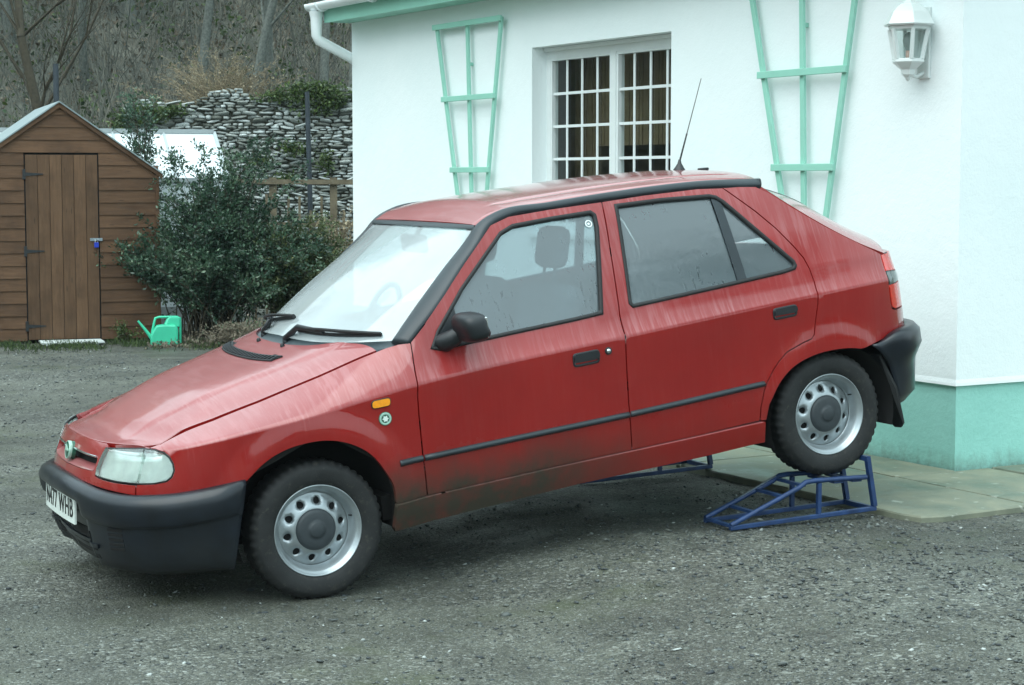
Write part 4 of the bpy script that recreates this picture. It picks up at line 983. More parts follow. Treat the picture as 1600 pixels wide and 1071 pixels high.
# ivy on the wall
def ivy(label, blobs, n, s=.055):
    t = thing('ivy', label, 'ivy', (blobs[0][0], WY - .02, blobs[0][1])); pos = []; x0, z0 = blobs[0][0], blobs[0][1]
    for (x, z, rx, rz, w) in blobs:
        m = int(n * w); u = rng.normal(0, .5, (m, 3)) * [rx, .09, rz] + [x - x0, -.03, z - z0]; pos.append(u)
    pos = np.concatenate(pos); V, F, T = leaves(pos, s * rng.uniform(.6, 1.3, len(pos)), np.clip(rng.normal(.5, .25, len(pos)), 0, 1)); link('leaves', tone_mesh('leaves', V, F, T, 'leaf_ivy'), t)
    st = [((x - x0, -.05, z - z0 - rz), (x - x0 + rx * .3, -.06, z - z0 + rz * .5), .008) for (x, z, rx, rz, w) in blobs]; link('stems', segs_mesh('stems', st, 'stem_dark'), t)
ivy('green ivy and grass capping the wall by the dark pole', [(-2.62, 2.76, .36, .13, .45), (-2.35, 2.66, .20, .14, .25), (-3.05, 2.68, .28, .07, .2), (-2.6, 2.55, .3, .12, .1)], 2600)
ivy('olive ivy clump on the left end of the stone wall', [(-4.85, 2.45, .26, .13, .6), (-4.5, 2.50, .20, .08, .2), (-5.1, 2.3, .15, .2, .2)], 2000)
ivy('thin ivy trails across the middle of the stone wall', [(-2.85, 2.0, .22, .10, .35), (-3.3, 1.85, .16, .10, .2), (-2.45, 1.85, .12, .14, .2), (-3.0, 1.62, .25, .08, .25)], 900)
# grass and moss along the foot of the shed and shrubs
n = 5200; x = rng.uniform(-5.3, -1.6, n); y = 18.25 + .33 * (x + 3.8) * .4 + rng.normal(0, .28, n); m = nz2(x, y, 2.5, 4) > -.1; x, y = x[m], y[m]; P = np.stack([x, y, np.zeros_like(x)], 1); Q = P + np.stack([rng.normal(0, .018, len(x)), rng.normal(0, .018, len(x)), rng.uniform(.015, .06, len(x))], 1)
V, F, T = strands(P, Q, np.full(len(x), .0035), rng.random(len(x)) * .9); link('grass_tufts', tone_mesh('grass_tufts', V, F, T, 'leaf_ivy'), kind='stuff')
n = 9000; x = rng.uniform(-3.5, -1.2, n); y = rng.uniform(18.0, 19.6, n); V, F, T = leaves(np.stack([x, y, rng.random(n) ** 2 * .05 + .003], 1), rng.uniform(.02, .05, n), rng.random(n) * .8); link('fallen_leaves', tone_mesh('fallen_leaves', V, F, T, 'leaf_litter'), kind='stuff')

# ---------------------------------------------------------------- wheel ramps
def ramp(label, cy_off):
    o = RC + AY * cy_off; t = thing('wheel_ramp', label, 'car ramp', (o[0], o[1], 0), math.atan2(AX[1], AX[0]), 'blue steel wheel ramps')
    W2 = .105; ZF, ZR, ZD = .082, .112, .271; s0, s1, sb, st = -.575, .205, -.165, .150; tb = .020
    zb = lambda s: ZF + (ZR - ZF) * (s - s0) / (s1 - s0) + tb / 2
    for y in (-W2, W2):
        mb = MB(); mb.bar((s0, y, zb(s0)), (s1, y, zb(s1)), tb, tb, bev=.003); mb.build('base_rail', M['ramp_blue'], t)
        mb = MB(); mb.tube([(s0 + .005, y, zb(s0) + .012), (sb - .05, y, ZD - .026), (sb - .015, y, ZD - .004), (sb + .03, y, ZD), (st, y, ZD - .003)], .0118, 8); mb.build('side_rail', M['ramp_blue'], t)
        for s in (-.108,): mb = MB(); mb.bar((s, y, zb(s) + tb / 2), (s, y, ZD - .012), .018, .018); mb.build('upright', M['ramp_blue'], t)
        mb = MB(); mb.bar((s1 - .008, y, zb(s1) + tb / 2), (st + .004, y, .356), .024, .020); mb.build('end_post', M['ramp_blue'], t)
    for s, z in ((s0 + .012, zb(s0) + .008), (-.44, .149), (-.30, .212), (-.19, ZD - .018)): mb = MB(); mb.bar((s, -W2, z), (s, W2, z), .022, .012); mb.build('rung', M['ramp_blue'], t)
    for s, z in ((.00, ZD - .016), (.10, ZD - .016)): mb = MB(); mb.bar((s, -W2, z), (s, W2, z), .05, .010); mb.build('deck_bar', M['ramp_blue'], t)
    mb = MB(); mb.bar((st + .004, -W2 - .01, .352), (st + .004, W2 + .01, .352), .022, .022); mb.build('stop_bar', M['ramp_blue'], t)
    mb = MB(); mb.bar((s1 - .02, -W2, zb(s1)), (s1 - .02, W2, zb(s1)), .022, .022); mb.build('base_cross_rail', M['ramp_blue'], t)
    mb = MB(); mb.bar((-.42, W2 - .001, .172), (-.20, W2 - .001, .268), .010, .004); mb.build('bare_metal_patch', M['ramp_worn'], t)
    return t
ramp('blue steel wheel ramp under the near rear wheel', 0.0)
ramp('blue steel wheel ramp in the shade under the far rear wheel', 1.40)
# ---------------------------------------------------------------- panel maker
SIDE = 1      # 1: the near (left) side as written, -1: mirrored
def resample(poly, step=.02, closed=True):
    out = []; n = len(poly)
    for i in range(n if closed else n - 1):
        a = np.array(poly[i], float); b = np.array(poly[(i + 1) % n], float)
        k = max(1, int(math.ceil(np.linalg.norm(b - a) / step)))
        for j in range(k): out.append(a + (b - a) * j / k)
    if not closed: out.append(np.array(poly[-1], float))
    return out
def fillet(poly, r, seg=4):
    """round the corners of a closed polygon"""
    out = []; n = len(poly)
    rr = r if hasattr(r, '__len__') else [r] * n
    for i in range(n):
        p = np.array(poly[i], float); a = np.array(poly[i-1], float) - p; b = np.array(poly[(i+1) % n], float) - p
        la, lb = np.linalg.norm(a), np.linalg.norm(b); k = min(rr[i], la * .45, lb * .45)
        if k < 1e-4: out.append(p); continue
        pa = p + a / la * k; pb = p + b / lb * k
        for j in range(seg + 1):
            t = j / seg; out.append((1-t)**2 * pa + 2*t*(1-t) * p + t*t * pb)
    return out
def area(poly): 
    p = np.array(poly); q = np.roll(p, -1, 0); return .5 * float(np.sum(p[:, 0] * q[:, 1] - q[:, 0] * p[:, 1]))
def inset_poly(poly, d):
    """move a closed, finely sampled polygon inwards by d"""
    p = np.array(poly, float); sg = 1 if area(p) > 0 else -1
    e = np.roll(p, -1, 0) - p; e /= (np.linalg.norm(e, axis=1, keepdims=True) + 1e-12)
    ep = np.roll(e, 1, 0)
    n1 = np.stack([-e[:, 1], e[:, 0]], 1) * sg; n0 = np.stack([-ep[:, 1], ep[:, 0]], 1) * sg
    m = n0 + n1; m /= np.maximum((m * n1).sum(1, keepdims=True), .6)
    return [q for q in p + m * d]
def inside(pt, poly):
    x, y = pt; c = False; n = len(poly); j = n - 1
    for i in range(n):
        xi, yi = poly[i]; xj, yj = poly[j]
        if (yi > y) != (yj > y) and x < (xj - xi) * (y - yi) / (yj - yi) + xi: c = not c
        j = i
    return c
def dist_poly(pt, P):
    return float(np.min(np.hypot(P[:, 0] - pt[0], P[:, 1] - pt[1])))
def outward(p, n):
    c = np.array([min(max(p[0], .2), 2.2), 0, .55]); return n if float(np.dot(n, p - c)) > 0 else -n
def mirror_out(verts, faces, norms):
    if SIDE == 1: return verts, faces, norms
    v = [(a[0], -a[1], a[2]) for a in verts]; n = [(a[0], -a[1], a[2]) for a in norms]
    return v, [tuple(reversed(f)) for f in faces], n
def panel(name, poly, mat, parent, fn=body, holes=(), step=.045, off=0.0, gap=.003, flange=.022, rows=True, bstep=.02, ne=.006, lift=None, label=None):
    """a pressed sheet: a polygon in the surface's own (u, z) plane lifted on to the body surface, with turned-in edges"""
    outer = resample(poly, bstep)
    if gap: outer = inset_poly(outer, gap)
    hl = [resample(h, bstep) for h in holes]
    loops = [outer] + hl
    P = np.array([q for l in loops for q in l])
    pts = []
    x0, z0 = np.array(outer).min(0); x1, z1 = np.array(outer).max(0)
    cand = []
    if rows:
        for x in np.arange(x0, x1, .04):
            for dz in (-.030, -.010, 0, .010, .030): cand.append((x, crease_z(x) + dz))
    nx = int((x1 - x0) / step) + 1; nz_ = int((z1 - z0) / step) + 1
    for i in range(nx + 1):
        for j in range(nz_ + 1):
            c = (x0 + (i + .5 * (j % 2)) * step, z0 + j * step)
            if rows and abs(c[1] - crease_z(c[0])) < .045: continue
            cand.append(c)
    for c in cand:
        if inside(c, outer) and not any(inside(c, h) for h in hl) and dist_poly(c, P) > step * .42 * (1 if step > .02 else .8): pts.append(c)
    V = [Vector((float(q[0]), float(q[1]))) for q in P] + [Vector((float(a), float(b))) for a, b in pts]
    E = []; b = 0
    for l in loops:
        n = len(l); E += [(b + i, b + (i + 1) % n) for i in range(n)]; b += n
    vo, eo, fo, *_ = delaunay_2d_cdt(V, E, [], 0, 1e-6)
    tri = []
    for f in fo:
        c = sum((vo[i] for i in f), Vector((0, 0))) / len(f)
        if inside(c, outer) and not any(inside(c, h) for h in hl): tri.append(tuple(f))
    verts, norms = [], []
    for q in vo:
        p = fn(q.x, q.y); n = outward(p, normal_of(fn, q.x, q.y, ne))
        d = off if lift is None else off + lift(q.x, q.y)
        verts.append(p + n * d); norms.append(n)
    faces = []
    for f in tri:
        a, b_, c = (verts[i] for i in f[:3])
        faces.append(f if np.dot(np.cross(b_ - a, c - a), norms[f[0]]) > 0 else tuple(reversed(f)))
    # turned-in edges
    if flange:
        cnt = {}
        for f in faces:
            for i in range(len(f)):
                e = (f[i], f[(i + 1) % len(f)]); cnt[e] = 1
        rim = [e for e in cnt if (e[1], e[0]) not in cnt]
        mp = {}
        for a, b_ in rim:
            for k in (a, b_):
                if k not in mp:
                    mp[k] = len(verts)
                    verts += [verts[k].copy(), verts[k] - norms[k] * flange]; norms += [norms[k], norms[k]]
        for a, b_ in rim:
            e = verts[b_] - verts[a]; nn = np.cross(e, norms[a]); nn /= (np.linalg.norm(nn) + 1e-9)
            for k in (a, b_):
                for d in (0, 1): norms[mp[k] + d] = nn * .97 + norms[k] * .25 * (1 - d)
            faces.append((mp[a], mp[a] + 1, mp[b_] + 1, mp[b_]))
    verts, faces, norms = mirror_out(verts, faces, norms)
    norms = [tuple(np.array(n) / (np.linalg.norm(n) + 1e-9)) for n in norms]
    o = link(name, mesh_from(name, verts, faces, norms, mats=[M[mat]]), parent)
    if label: o['label'] = label
    return o
def band(name, loop, mat, parent, w0, w1, h=.006, fn=body, off=0.0, bstep=.02):
    """a raised rubber or plastic bead along a closed line: from w0 outside to w1 inside the line"""
    L = resample(loop, bstep); a = inset_poly(L, -w0); m = inset_poly(L, (w1 - w0) / 2); c = inset_poly(L, w1)
    verts, norms, faces = [], [], []; n = len(L)
    for ring, d in ((a, -.004), (a, h * .6), (m, h), (c, h * .3), (c, -.012)):
        for q in ring:
            p = fn(q[0], q[1]); nn = outward(p, normal_of(fn, q[0], q[1], .006)); verts.append(p + nn * (d + off)); norms.append(nn)
    for r in range(4):
        for i in range(n): faces.append((r * n + i, r * n + (i + 1) % n, (r + 1) * n + (i + 1) % n, (r + 1) * n + i))
    a0, b0, c0 = (verts[i] for i in (faces[n][0], faces[n][1], faces[n][2]))
    if np.dot(np.cross(b0 - a0, c0 - a0), norms[faces[n][0]]) < 0: faces = [tuple(reversed(f)) for f in faces]
    verts, faces, norms = mirror_out(verts, faces, norms)
    return link(name, mesh_from(name, verts, faces, smooth=True, mats=[M[mat]]), parent)
def dense(pts, n):
    """smooth curve through 3d points, n samples"""
    P = np.array(pts, float); s = np.r_[0, np.cumsum(np.linalg.norm(np.diff(P, axis=0), axis=1))]
    f = [smooth_spl(s, P[:, k]) for k in range(P.shape[1])]
    return [np.array([g(t) for g in f]) for t in np.linspace(0, s[-1], n)]
def ribbon(name, A, B, mat, parent, bulge=.01, n=60, k=7, edge=.02, prof=None, closed_ends=True):
    """a moulding between two 3d lines, bulged outwards"""
    A = dense(A, n); B = dense(B, n); verts = []; faces = []
    for i in range(n):
        t = A[min(i+1, n-1)] - A[max(i-1, 0)]; w = B[i] - A[i]; nn = np.cross(t, w); nn /= np.linalg.norm(nn)
        nn = outward((A[i] + B[i]) / 2, nn)
        row = [A[i] - nn * edge]
        for j in range(k):
            s = j / (k - 1); hgt = bulge * math.sin(math.pi * s) ** .55 if prof is None else bulge * prof(s); row.append(A[i] + w * s + nn * hgt)
        row.append(B[i] - nn * edge); verts += row
    q = k + 2
    for i in range(n - 1):
        for j in range(q - 1): faces.append((i*q + j, i*q + j + 1, (i+1)*q + j + 1, (i+1)*q + j))
    if closed_ends: faces += [tuple(range(q)), tuple((n-1)*q + j for j in range(q))]
    if SIDE < 0: verts = [(v[0], -v[1], v[2]) for v in verts]
    mb = MB(); mb.add(verts, faces, True); return mb.build(name, M[mat], parent)
def sheet(name, fn, a, b, na, nb, mat, parent, flange=.0, up=(0, 0, 1), mirror=False, both=False):
    """a regular grid patch of fn(s, t), normals kept towards up"""
    verts = []; norms = []
    for i in range(na + 1):
        for j in range(nb + 1):
            s = a[0] + (a[1] - a[0]) * i / na; t = b[0] + (b[1] - b[0]) * j / nb
            p = fn(s, t); n = normal_of(fn, s, t, 3e-3); n = n if np.dot(n, up) > 0 else -n
            verts.append(p); norms.append(n)
    w = nb + 1; faces = []
    for i in range(na):
        for j in range(nb):
            f = (i*w + j, (i+1)*w + j, (i+1)*w + j + 1, i*w + j + 1)
            A, B, C = verts[f[0]], verts[f[1]], verts[f[2]]
            faces.append(f if np.dot(np.cross(B - A, C - A), norms[f[0]]) > 0 else f[::-1])
    if flange:
        rim = [i*w for i in range(na + 1)] + [na*w + j for j in range(1, w)] + [i*w + nb for i in range(na - 1, -1, -1)] + [j for j in range(nb - 1, 0, -1)]
        base = len(verts); k = len(rim); cen = sum(verts) / len(verts)
        for r in rim:
            o = verts[r] - cen; o = o / np.linalg.norm(o)
            verts += [verts[r].copy(), verts[r] - norms[r] * flange]; norms += [o, o]
        for i in range(k):
            a0 = base + 2*i; b0 = base + 2*((i + 1) % k); f = (a0, a0 + 1, b0 + 1, b0)
            A, B, C = verts[f[0]], verts[f[1]], verts[f[2]]
            faces.append(f if np.dot(np.cross(B - A, C - A), norms[a0]) > 0 else f[::-1])
    return link(name, mesh_from(name, verts, faces, norms, mats=[M[mat]]), parent)

# ---------------------------------------------------------------- the red hatchback
P1 = np.array([-.7340, 7.3486])   # replaced below by the measured pose
car = thing('parked_hatchback', 'dirty dark red five-door hatchback with its rear wheels raised on blue ramps', 'car')
car.matrix_world = Matrix(CAR_M)

def glass_x(y): return .190 + .262 * (abs(y) / .654) ** 3.2
def screen(t, q):
    y = q * (.672 - .108 * t); a = abs(q)
    x0 = glass_x(q * .654); z0 = .925 - .012 * a; x1 = .905 + .015 * a; z1 = 1.322 - .003 * a ** 2
    b = .024 * math.sin(math.pi * min(1, max(0, t))) * (1 - .75 * min(1, a) ** 4)
    return np.array([x0 + (x1 - x0) * t - b * .65, y, z0 + (z1 - z0) * t + b])
farch = [(.317, .280), (.312, .360), (.286, .417), (.231, .500), (.141, .562), (.048, .589), (-.020, .592), (-.087, .586), (-.160, .566), (-.215, .536), (-.277, .487)]
farch = [tuple(p) for p in dense([(a, b) for a, b in farch], 34)]
rarch_up = [(2.068, .319), (2.109, .384), (2.176, .476), (2.246, .527), (2.356, .561), (2.469, .569), (2.560, .562), (2.642, .545)]
rarch_up = [(2.090, .315)] + [tuple(p) for p in dense(rarch_up[1:], 26)]
seam_line = [(u, seam_z(u)) for u in np.linspace(-.62, .36, 22)]
dfront = [(.490, .900), (.472, .794), (.460, .690), (.458, .618), (.457, .461), (.462, .287)]
d12 = [(1.493, 1.350), (1.463, 1.122), (1.437, .910), (1.432, .885), (1.420, .698), (1.414, .500), (1.413, .303)]
drear = [(2.098, 1.338), (2.224, 1.219), (2.300, 1.135), (2.364, 1.046), (2.398, .990), (2.412, .940), (2.418, .883), (2.408, .790), (2.385, .700), (2.372, .655), (2.355, .638),
         (2.312, .629), (2.223, .600), (2.175, .563), (2.141, .528), (2.108, .484), (2.089, .451), (2.066, .380), (2.058, .319)]
hl_out = [(-.721, .645), (-.660, .641), (-.622, .632), (-.590, .612), (-.570, .588), (-.560, .561), (-.566, .536), (-.585, .522), (-.640, .515), (-.719, .515)]
bump_line = [(-.277, .487), (-.437, .475), (-.586, .467), (-.719, .470)]

def build_side():
    s = 'left' if SIDE == 1 else 'right'
    fender = seam_line + [(.400, .893), (.446, .903), (.486, .905)] + dfront + farch + bump_line[1:] + hl_out[::-1]
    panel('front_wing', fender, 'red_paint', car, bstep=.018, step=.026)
    w1 = [(.565, .872), (.607, .935), (.751, 1.085), (.904, 1.215), (.985, 1.282), (1.049, 1.305), (1.240, 1.313), (1.425, 1.316), (1.442, 1.300), (1.438, 1.250), (1.353, .896), (1.226, .888), (.926, .876), (.692, .865), (.600, .860)]
    w2 = [(1.549, 1.328), (1.780, 1.326), (2.018, 1.314), (2.050, 1.304), (2.080, 1.280), (2.342, .985), (2.347, .965), (2.335, .951), (2.277, .943), (1.890, .922), (1.502, .903), (1.490, .920)]
    d1 = [(.462, .287)] + dfront[-2::-1][:-1] + [(.488, .906), (.621, 1.027), (.792, 1.182), (.878, 1.255), (.953, 1.319), (1.044, 1.343), (1.243, 1.349)] + d12 + [(.990, .299)]
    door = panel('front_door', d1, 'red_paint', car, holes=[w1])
    band('window_seal', w1, 'black_rubber', door, .004, .012)
    g1 = inset_poly(resample(w1, .02), .010)
    panel('window_glass', g1, 'misted_glass', door, off=-.010, gap=0, flange=0, rows=False)
    tri = [(.578, .874), (.600, .920), (.685, 1.015), (.700, 1.020), (.700, .872)]
    panel('corner_cap', tri, 'black_plastic', door, off=.002, gap=0, flange=.012, rows=False, bstep=.03)
    d2 = [(1.413, .303)] + d12[-2::-1] + [(1.700, 1.353), (1.974, 1.349)] + drear + [(1.77, .308)]
    door2 = panel('rear_door', d2, 'red_paint', car, holes=[w2])
    band('window_seal', w2, 'black_rubber', door2, .004, .012)
    g2 = inset_poly(resample(w2, .02), .010)
    panel('window_glass', g2, 'misted_glass', door2, off=-.010, gap=0, flange=0, rows=False)
    panel('window_divider', [(2.022, 1.308), (2.066, 1.290), (2.084, .938), (2.036, .935)], 'trim_plastic', door2, off=-.002, gap=0, flange=.01, rows=False)
    q = [(2.098, 1.338), (2.18, 1.334), (2.267, 1.324), (2.321, 1.292), (2.400, 1.228), (2.483, 1.167), (2.570, 1.107), (2.658, 1.051), (2.760, .997), (2.853, .949),
         (2.849, .90), (2.842, .80), (2.842, .735), (2.850, .700), (2.875, .690), (2.99, .690), (2.99, .590), (2.891, .578), (2.745, .568), (2.642, .550)] + rarch_up[::-1][1:] + drear[::-1][:-1]
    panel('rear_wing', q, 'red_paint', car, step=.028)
    panel('sill', [(.306, .166), (.553, .178), (.86, .190), (1.145, .201), (1.775, .207), (2.085, .217), (2.082, .316), (1.77, .310), (1.45, .305), (.99, .301), (.55, .292), (.318, .284)],
          'red_paint', car, off=.006, rows=False, lift=lambda x, z: .006 * sstep(.05, .0, (.283 + (x - .3) * .0155) - z), flange=.03)
    # rub strips on the doors and wing
    zr = smooth_spl([.35, .85, 1.42, 2.095], [.443, .451, .459, .480])
    for nm, a, b, par in (('rub_strip', .352, .455, car), ('rub_strip', .463, 1.410, door), ('rub_strip', 1.418, 2.092, door2)):
        xs = np.linspace(a, b, 12)
        lo = []; hi = []
        for x in xs:
            for L, dz in ((lo, -.013), (hi, .013)):
                p = body(x, zr(x) + dz); L.append(p)
        ribbon(nm, lo, hi, 'trim_plastic', par, bulge=.013, n=24, k=7, edge=.004)
    # door handles
    for (x0, x1, z0, z1, par) in ((1.168, 1.294, .699, .760, door), (2.166, 2.293, .749, .804, door2)):
        loop = fillet([(x0, z0), (x1, z0 + .003), (x1, z1), (x0, z1 - .003)], .018, 4)
        band('handle_recess', loop, 'black_plastic', par, .0, .010, h=.006)
        h = panel('door_handle', inset_poly(resample(loop, .012), .004), 'black_plastic', par, off=.003, gap=0, flange=.01, rows=False, step=.012, bstep=.012,
                  lift=lambda x, z, z0=z0, z1=z1: .013 * math.sin(math.pi * min(1, max(0, (z - z0) / (z1 - z0) * .9))) ** .7 if z > z0 + .022 else -.004)
    if SIDE == 1 or True:
        p = body(1.338, .744); n = outward(p, normal_of(body, 1.338, .744)); p = p + n * .001
        mt = Matrix.Translation(Vector((p[0], p[1] * SIDE, p[2]))) @ Vector((n[0], n[1] * SIDE, n[2])).to_track_quat('Z', 'Y').to_matrix().to_4x4()
        mb = MB(); mb.lathe([(.0, .006), (.008, .006), (.010, .003), (.0101, -.003)], 16, mt); lk = mb.build('door_lock', M['chrome'], door)
        mb = MB(); mb.lathe([(.0102, .0), (.0102, .004), (.016, .003), (.0165, -.003)], 16, mt); mb.build('lock_ring', M['black_rubber'], door)
    # side repeater and its oval
    loop = fillet([(.262, .681), (.338, .683), (.340, .712), (.264, .709)], .014, 5)
    band('repeater_seal', loop, 'black_rubber', car, .004, .004, h=.004)
    panel('side_repeater', resample(loop, .01), 'amber_lens', car, off=.004, gap=0, flange=.006, rows=False, step=.010, bstep=.01,
          lift=lambda x, z: .009 * max(0, 1 - ((x - .301) / .042) ** 2) * max(0, 1 - ((z - .696) / .018) ** 2))
    # round green sticker badge on the wing
    def disc(name, cx, cz, r, h, mat, par, n=24, fnn=body):
        p = fnn(cx, cz); nn = outward(p, normal_of(fnn, cx, cz))
        mt = Matrix.Translation(Vector((p[0], p[1] * SIDE, p[2]))) @ Vector((nn[0], nn[1] * SIDE, nn[2])).to_track_quat('Z', 'Y').to_matrix().to_4x4()
        mb = MB(); mb.lathe([(0, h), (r * .8, h), (r, h * .5), (r, -.004)], n, mt); return mb.build(name, M[mat], par), mt
    d, mt = disc('wing_badge', .312, .632, .028, .004, 'badge_green', car)
    ring = MB()
    ring.lathe([(.017, .0045), (.0195, .006), (.0235, .006), (.0255, .0045)], 24, mt); ring.build('badge_ring', M['badge_pale'], d)
    st = MB(); pts = []
    for i in range(12):
        t = math.pi * i / 6; rr = .014 if i % 2 == 0 else .009; pts.append(mt @ Vector((rr * math.cos(t), rr * math.sin(t), .004)))
    st.prism(pts, mt.to_3x3() @ Vector((0, 0, .002))); st.build('badge_star', M['badge_white'], d)
    # front pillar and roof-side moulding in black plastic
    outer = [body(u, z) for u, z in ((.478, .900), (.621, 1.027), (.792, 1.182), (.878, 1.255), (.953, 1.320), (1.044, 1.345), (1.243, 1.351), (1.684, 1.355), (1.974, 1.351), (2.30, 1.324))]
    inner = [np.array(v) for v in (tuple(screen(-.01, -.985)), tuple(screen(.29, -.985)), tuple(screen(.60, -.985)), tuple(screen(.87, -.985)), (.915, -.566, 1.327), (1.0, -.565, 1.364), (1.25, -.57, 1.376), (1.70, -.57, 1.385), (2.0, -.57, 1.379), (2.32, -.565, 1.352))]
    ribbon('pillar_moulding', outer, inner, 'trim_plastic', car, bulge=.011, n=90, k=9)
    # tail lamp: amber over smoked over red
    tl = [((2.853, .945), (2.985, .945), (2.985, .862), (2.848, .872), 'amber_red_top'), ((2.848, .869), (2.985, .859), (2.985, .812), (2.844, .812), 'smoke'), ((2.844, .809), (2.985, .809), (2.985, .695), (2.876, .695), (2.850, .706), 'red')]
    hous = panel('tail_lamp', [(2.850, .950), (2.988, .950), (2.988, .692), (2.874, .692), (2.845, .704), (2.843, .80)], 'black_plastic', car, off=-.006, rows=False, step=.03)
    panel('lens_top', tl[0][:4], 'red_lens', hous, off=.002, gap=.001, rows=False, step=.025, flange=.008)
    panel('lens_middle', tl[1][:4], 'smoke_lens', hous, off=.002, gap=.001, rows=False, step=.025, flange=.008)
    panel('lens_bottom', tl[2][:5], 'red_lens', hous, off=.002, gap=.001, rows=False, step=.025, flange=.008)
    # headlamp: clear lens over a reflector bowl, joined to a clear indicator at the corner
    inn = [(-.975, .638), (-.988, .600), (-.992, .560), (-.985, .535), (-.960, .530), (-.840, .521)]
    whole = hl_out + inn[::-1] + [(-.85, .643)]
    hb = panel('headlamp', inset_poly(resample(whole, .015), .001), 'reflector', car, off=-.018, gap=0, flange=.03, rows=False, step=.04, bstep=.03)
    refl = inset_poly(resample([(-.726, .638), (-.726, .522), (-.840, .528), (-.975, .542), (-.980, .570), (-.968, .630)], .02), .004)
    cx, cz = -.85, .580
    panel('reflector', refl, 'reflector', hb, off=-.012, gap=0, flange=0, rows=False, step=.016, lift=lambda x, z: -.075 * max(0, 1 - ((x - cx) / .13) ** 2 - ((z - cz) / .070) ** 2) ** .8 + .002 * math.sin(x * 260))
    p = body(cx, cz); n = outward(p, normal_of(body, cx, cz)); q0 = p - n * .050; q1 = p - n * .022
    if SIDE < 0: q0 = q0 * [1, -1, 1]; q1 = q1 * [1, -1, 1]
    mb = MB(); mb.tube([q0, q1], [.012, .010], 12); mb.build('bulb', M['bulb_glass'], hb)
    refl2 = inset_poly(resample([(-.716, .640), (-.660, .636), (-.622, .627), (-.592, .608), (-.576, .586), (-.567, .561), (-.572, .540), (-.590, .527), (-.640, .520), (-.716, .521)], .018), .003)
    panel('indicator_reflector', refl2, 'reflector', hb, off=-.014, gap=0, flange=0, rows=False, step=.018, lift=lambda x, z: -.022 * max(0, 1 - ((x + .66) / .07) ** 2 - ((z - cz) / .07) ** 2) ** .8 + .0015 * math.sin(x * 380))
    panel('lens', [(-.724, .642), (-.85, .640), (-.973, .635), (-.985, .600), (-.989, .560), (-.982, .538), (-.960, .533), (-.840, .524), (-.722, .518)], 'lamp_lens', hb, off=.003, gap=.001, flange=.016, rows=False, step=.03, label='ribbed clear main beam lens')
    panel('indicator_lens', [(-.719, .642), (-.662, .638), (-.624, .629), (-.594, .610), (-.574, .587), (-.564, .561), (-.570, .538), (-.588, .525), (-.640, .518), (-.717, .518)], 'lamp_lens', hb, off=.003, gap=.001, flange=.016, rows=False, step=.03, label='plain clear corner indicator lens')
    band('lamp_seal', resample(whole, .018), 'black_rubber', hb, .001, .004, h=.001)
    # wheel-arch liners
    for cxw, r, arc in ((0.0, .335, farch), (2.45, .325, None)):
        mb = MB(); n = 20; v = []
        for i in range(n + 1):
            t = math.pi * (-.10 + 1.2 * i / n)
            for y in (.795, .48): v.append((cxw + (r + .01) * math.cos(t), -y * SIDE, .275 + (r - .005) * math.sin(t)))
        f = [(2*i, 2*i + 1, 2*i + 3, 2*i + 2) for i in range(n)]
        v += [(cxw, -.48 * SIDE, .275)]; k = len(v) - 1
        f += [(2*i + 1, k, 2*i + 3) for i in range(n)]
        mb.add(v, f, True); mb.build('wheel_arch_liner', M['dark_void'], car)
    # dark sheet behind the panel gaps
    inner_poly = [(-.26, .50), (.05, .615), (.29, .45), (.34, .21), (2.05, .24), (2.10, .46), (2.25, .55), (2.47, .595), (2.66, .58), (2.84, .60), (2.83, .92), (2.45, .93), (1.45, .87), (.50, .835), (.36, .86), (-.1, .75), (-.45, .68), (-.52, .65), (-.50, .50)]
    panel('inner_body', inner_poly, 'dark_void', car, off=-.028, gap=0, flange=0, rows=False, step=.09, bstep=.06)
    # mud flap behind the rear wheel
    mb = MB(); yy = lambda a: -a * SIDE
    v = [(2.735, yy(.785), .50), (2.735, yy(.70), .50), (2.80, yy(.71), .30), (2.822, yy(.725), .160), (2.828, yy(.735), .148), (2.832, yy(.775), .150), (2.830, yy(.795), .170), (2.80, yy(.80), .34)]
    mb.prism(v, (.010, 0, .004)); mb.build('mud_flap', M['black_rubber'], car)

for SIDE in (1, -1): build_side()
SIDE = 1

# nose panel between the headlamps (signed arc about the centre)
def nose(w, z):
    p = body_raw(-1.343 + abs(w), z); return np.array([p[0], p[1] * (1 if w > 0 else -1), p[2]])
def nhalf(pts): return pts + [(-a, b) for a, b in pts[::-1]]
W = lambda u: u + 1.343
np_pts = nhalf([(-.358 - .017, .652), (-.355, .600), (-.351, .560), (-.358, .533), (-.383, .528), (-.503, .519), (-.622, .513), (-.622, .472), (-.431, .490), (-.21, .506), (-.0001, .513)][::-1])
np_pts = [(-.0, .657), (-.2, .657), (-.38, .653), (-.368, .638), (-.355, .600), (-.351, .560), (-.358, .533), (-.383, .527), (-.503, .518), (-.622, .512), (-.622, .470), (-.431, .489), (-.21, .506), (0, .512),
          (.21, .506), (.431, .489), (.622, .470), (.622, .512), (.503, .518), (.383, .527), (.358, .533), (.351, .560), (.355, .600), (.368, .638), (.38, .653), (.2, .657)]
slot = [(-.335, .548), (-.335, .598), (0, .604), (.335, .598), (.335, .548), (0, .542)]
npn = panel('nose_panel', np_pts, 'red_paint', car, fn=nose, holes=[fillet(slot, .012, 3)], rows=False, step=.035)
panel('grille_recess', inset_poly(resample(slot, .03), -.03), 'dark_void', npn, fn=nose, off=-.045, gap=0, flange=0, rows=False, step=.06)
top = [nose(w, .6005 + .005 * (1 - abs(w) / .33)) for w in np.linspace(-.322, .322, 15)]
mb = MB(); mb.tube([p + np.array([-.002, 0, 0]) for p in top], .0045, 8); mb.build('chrome_strip', M['chrome'], npn)
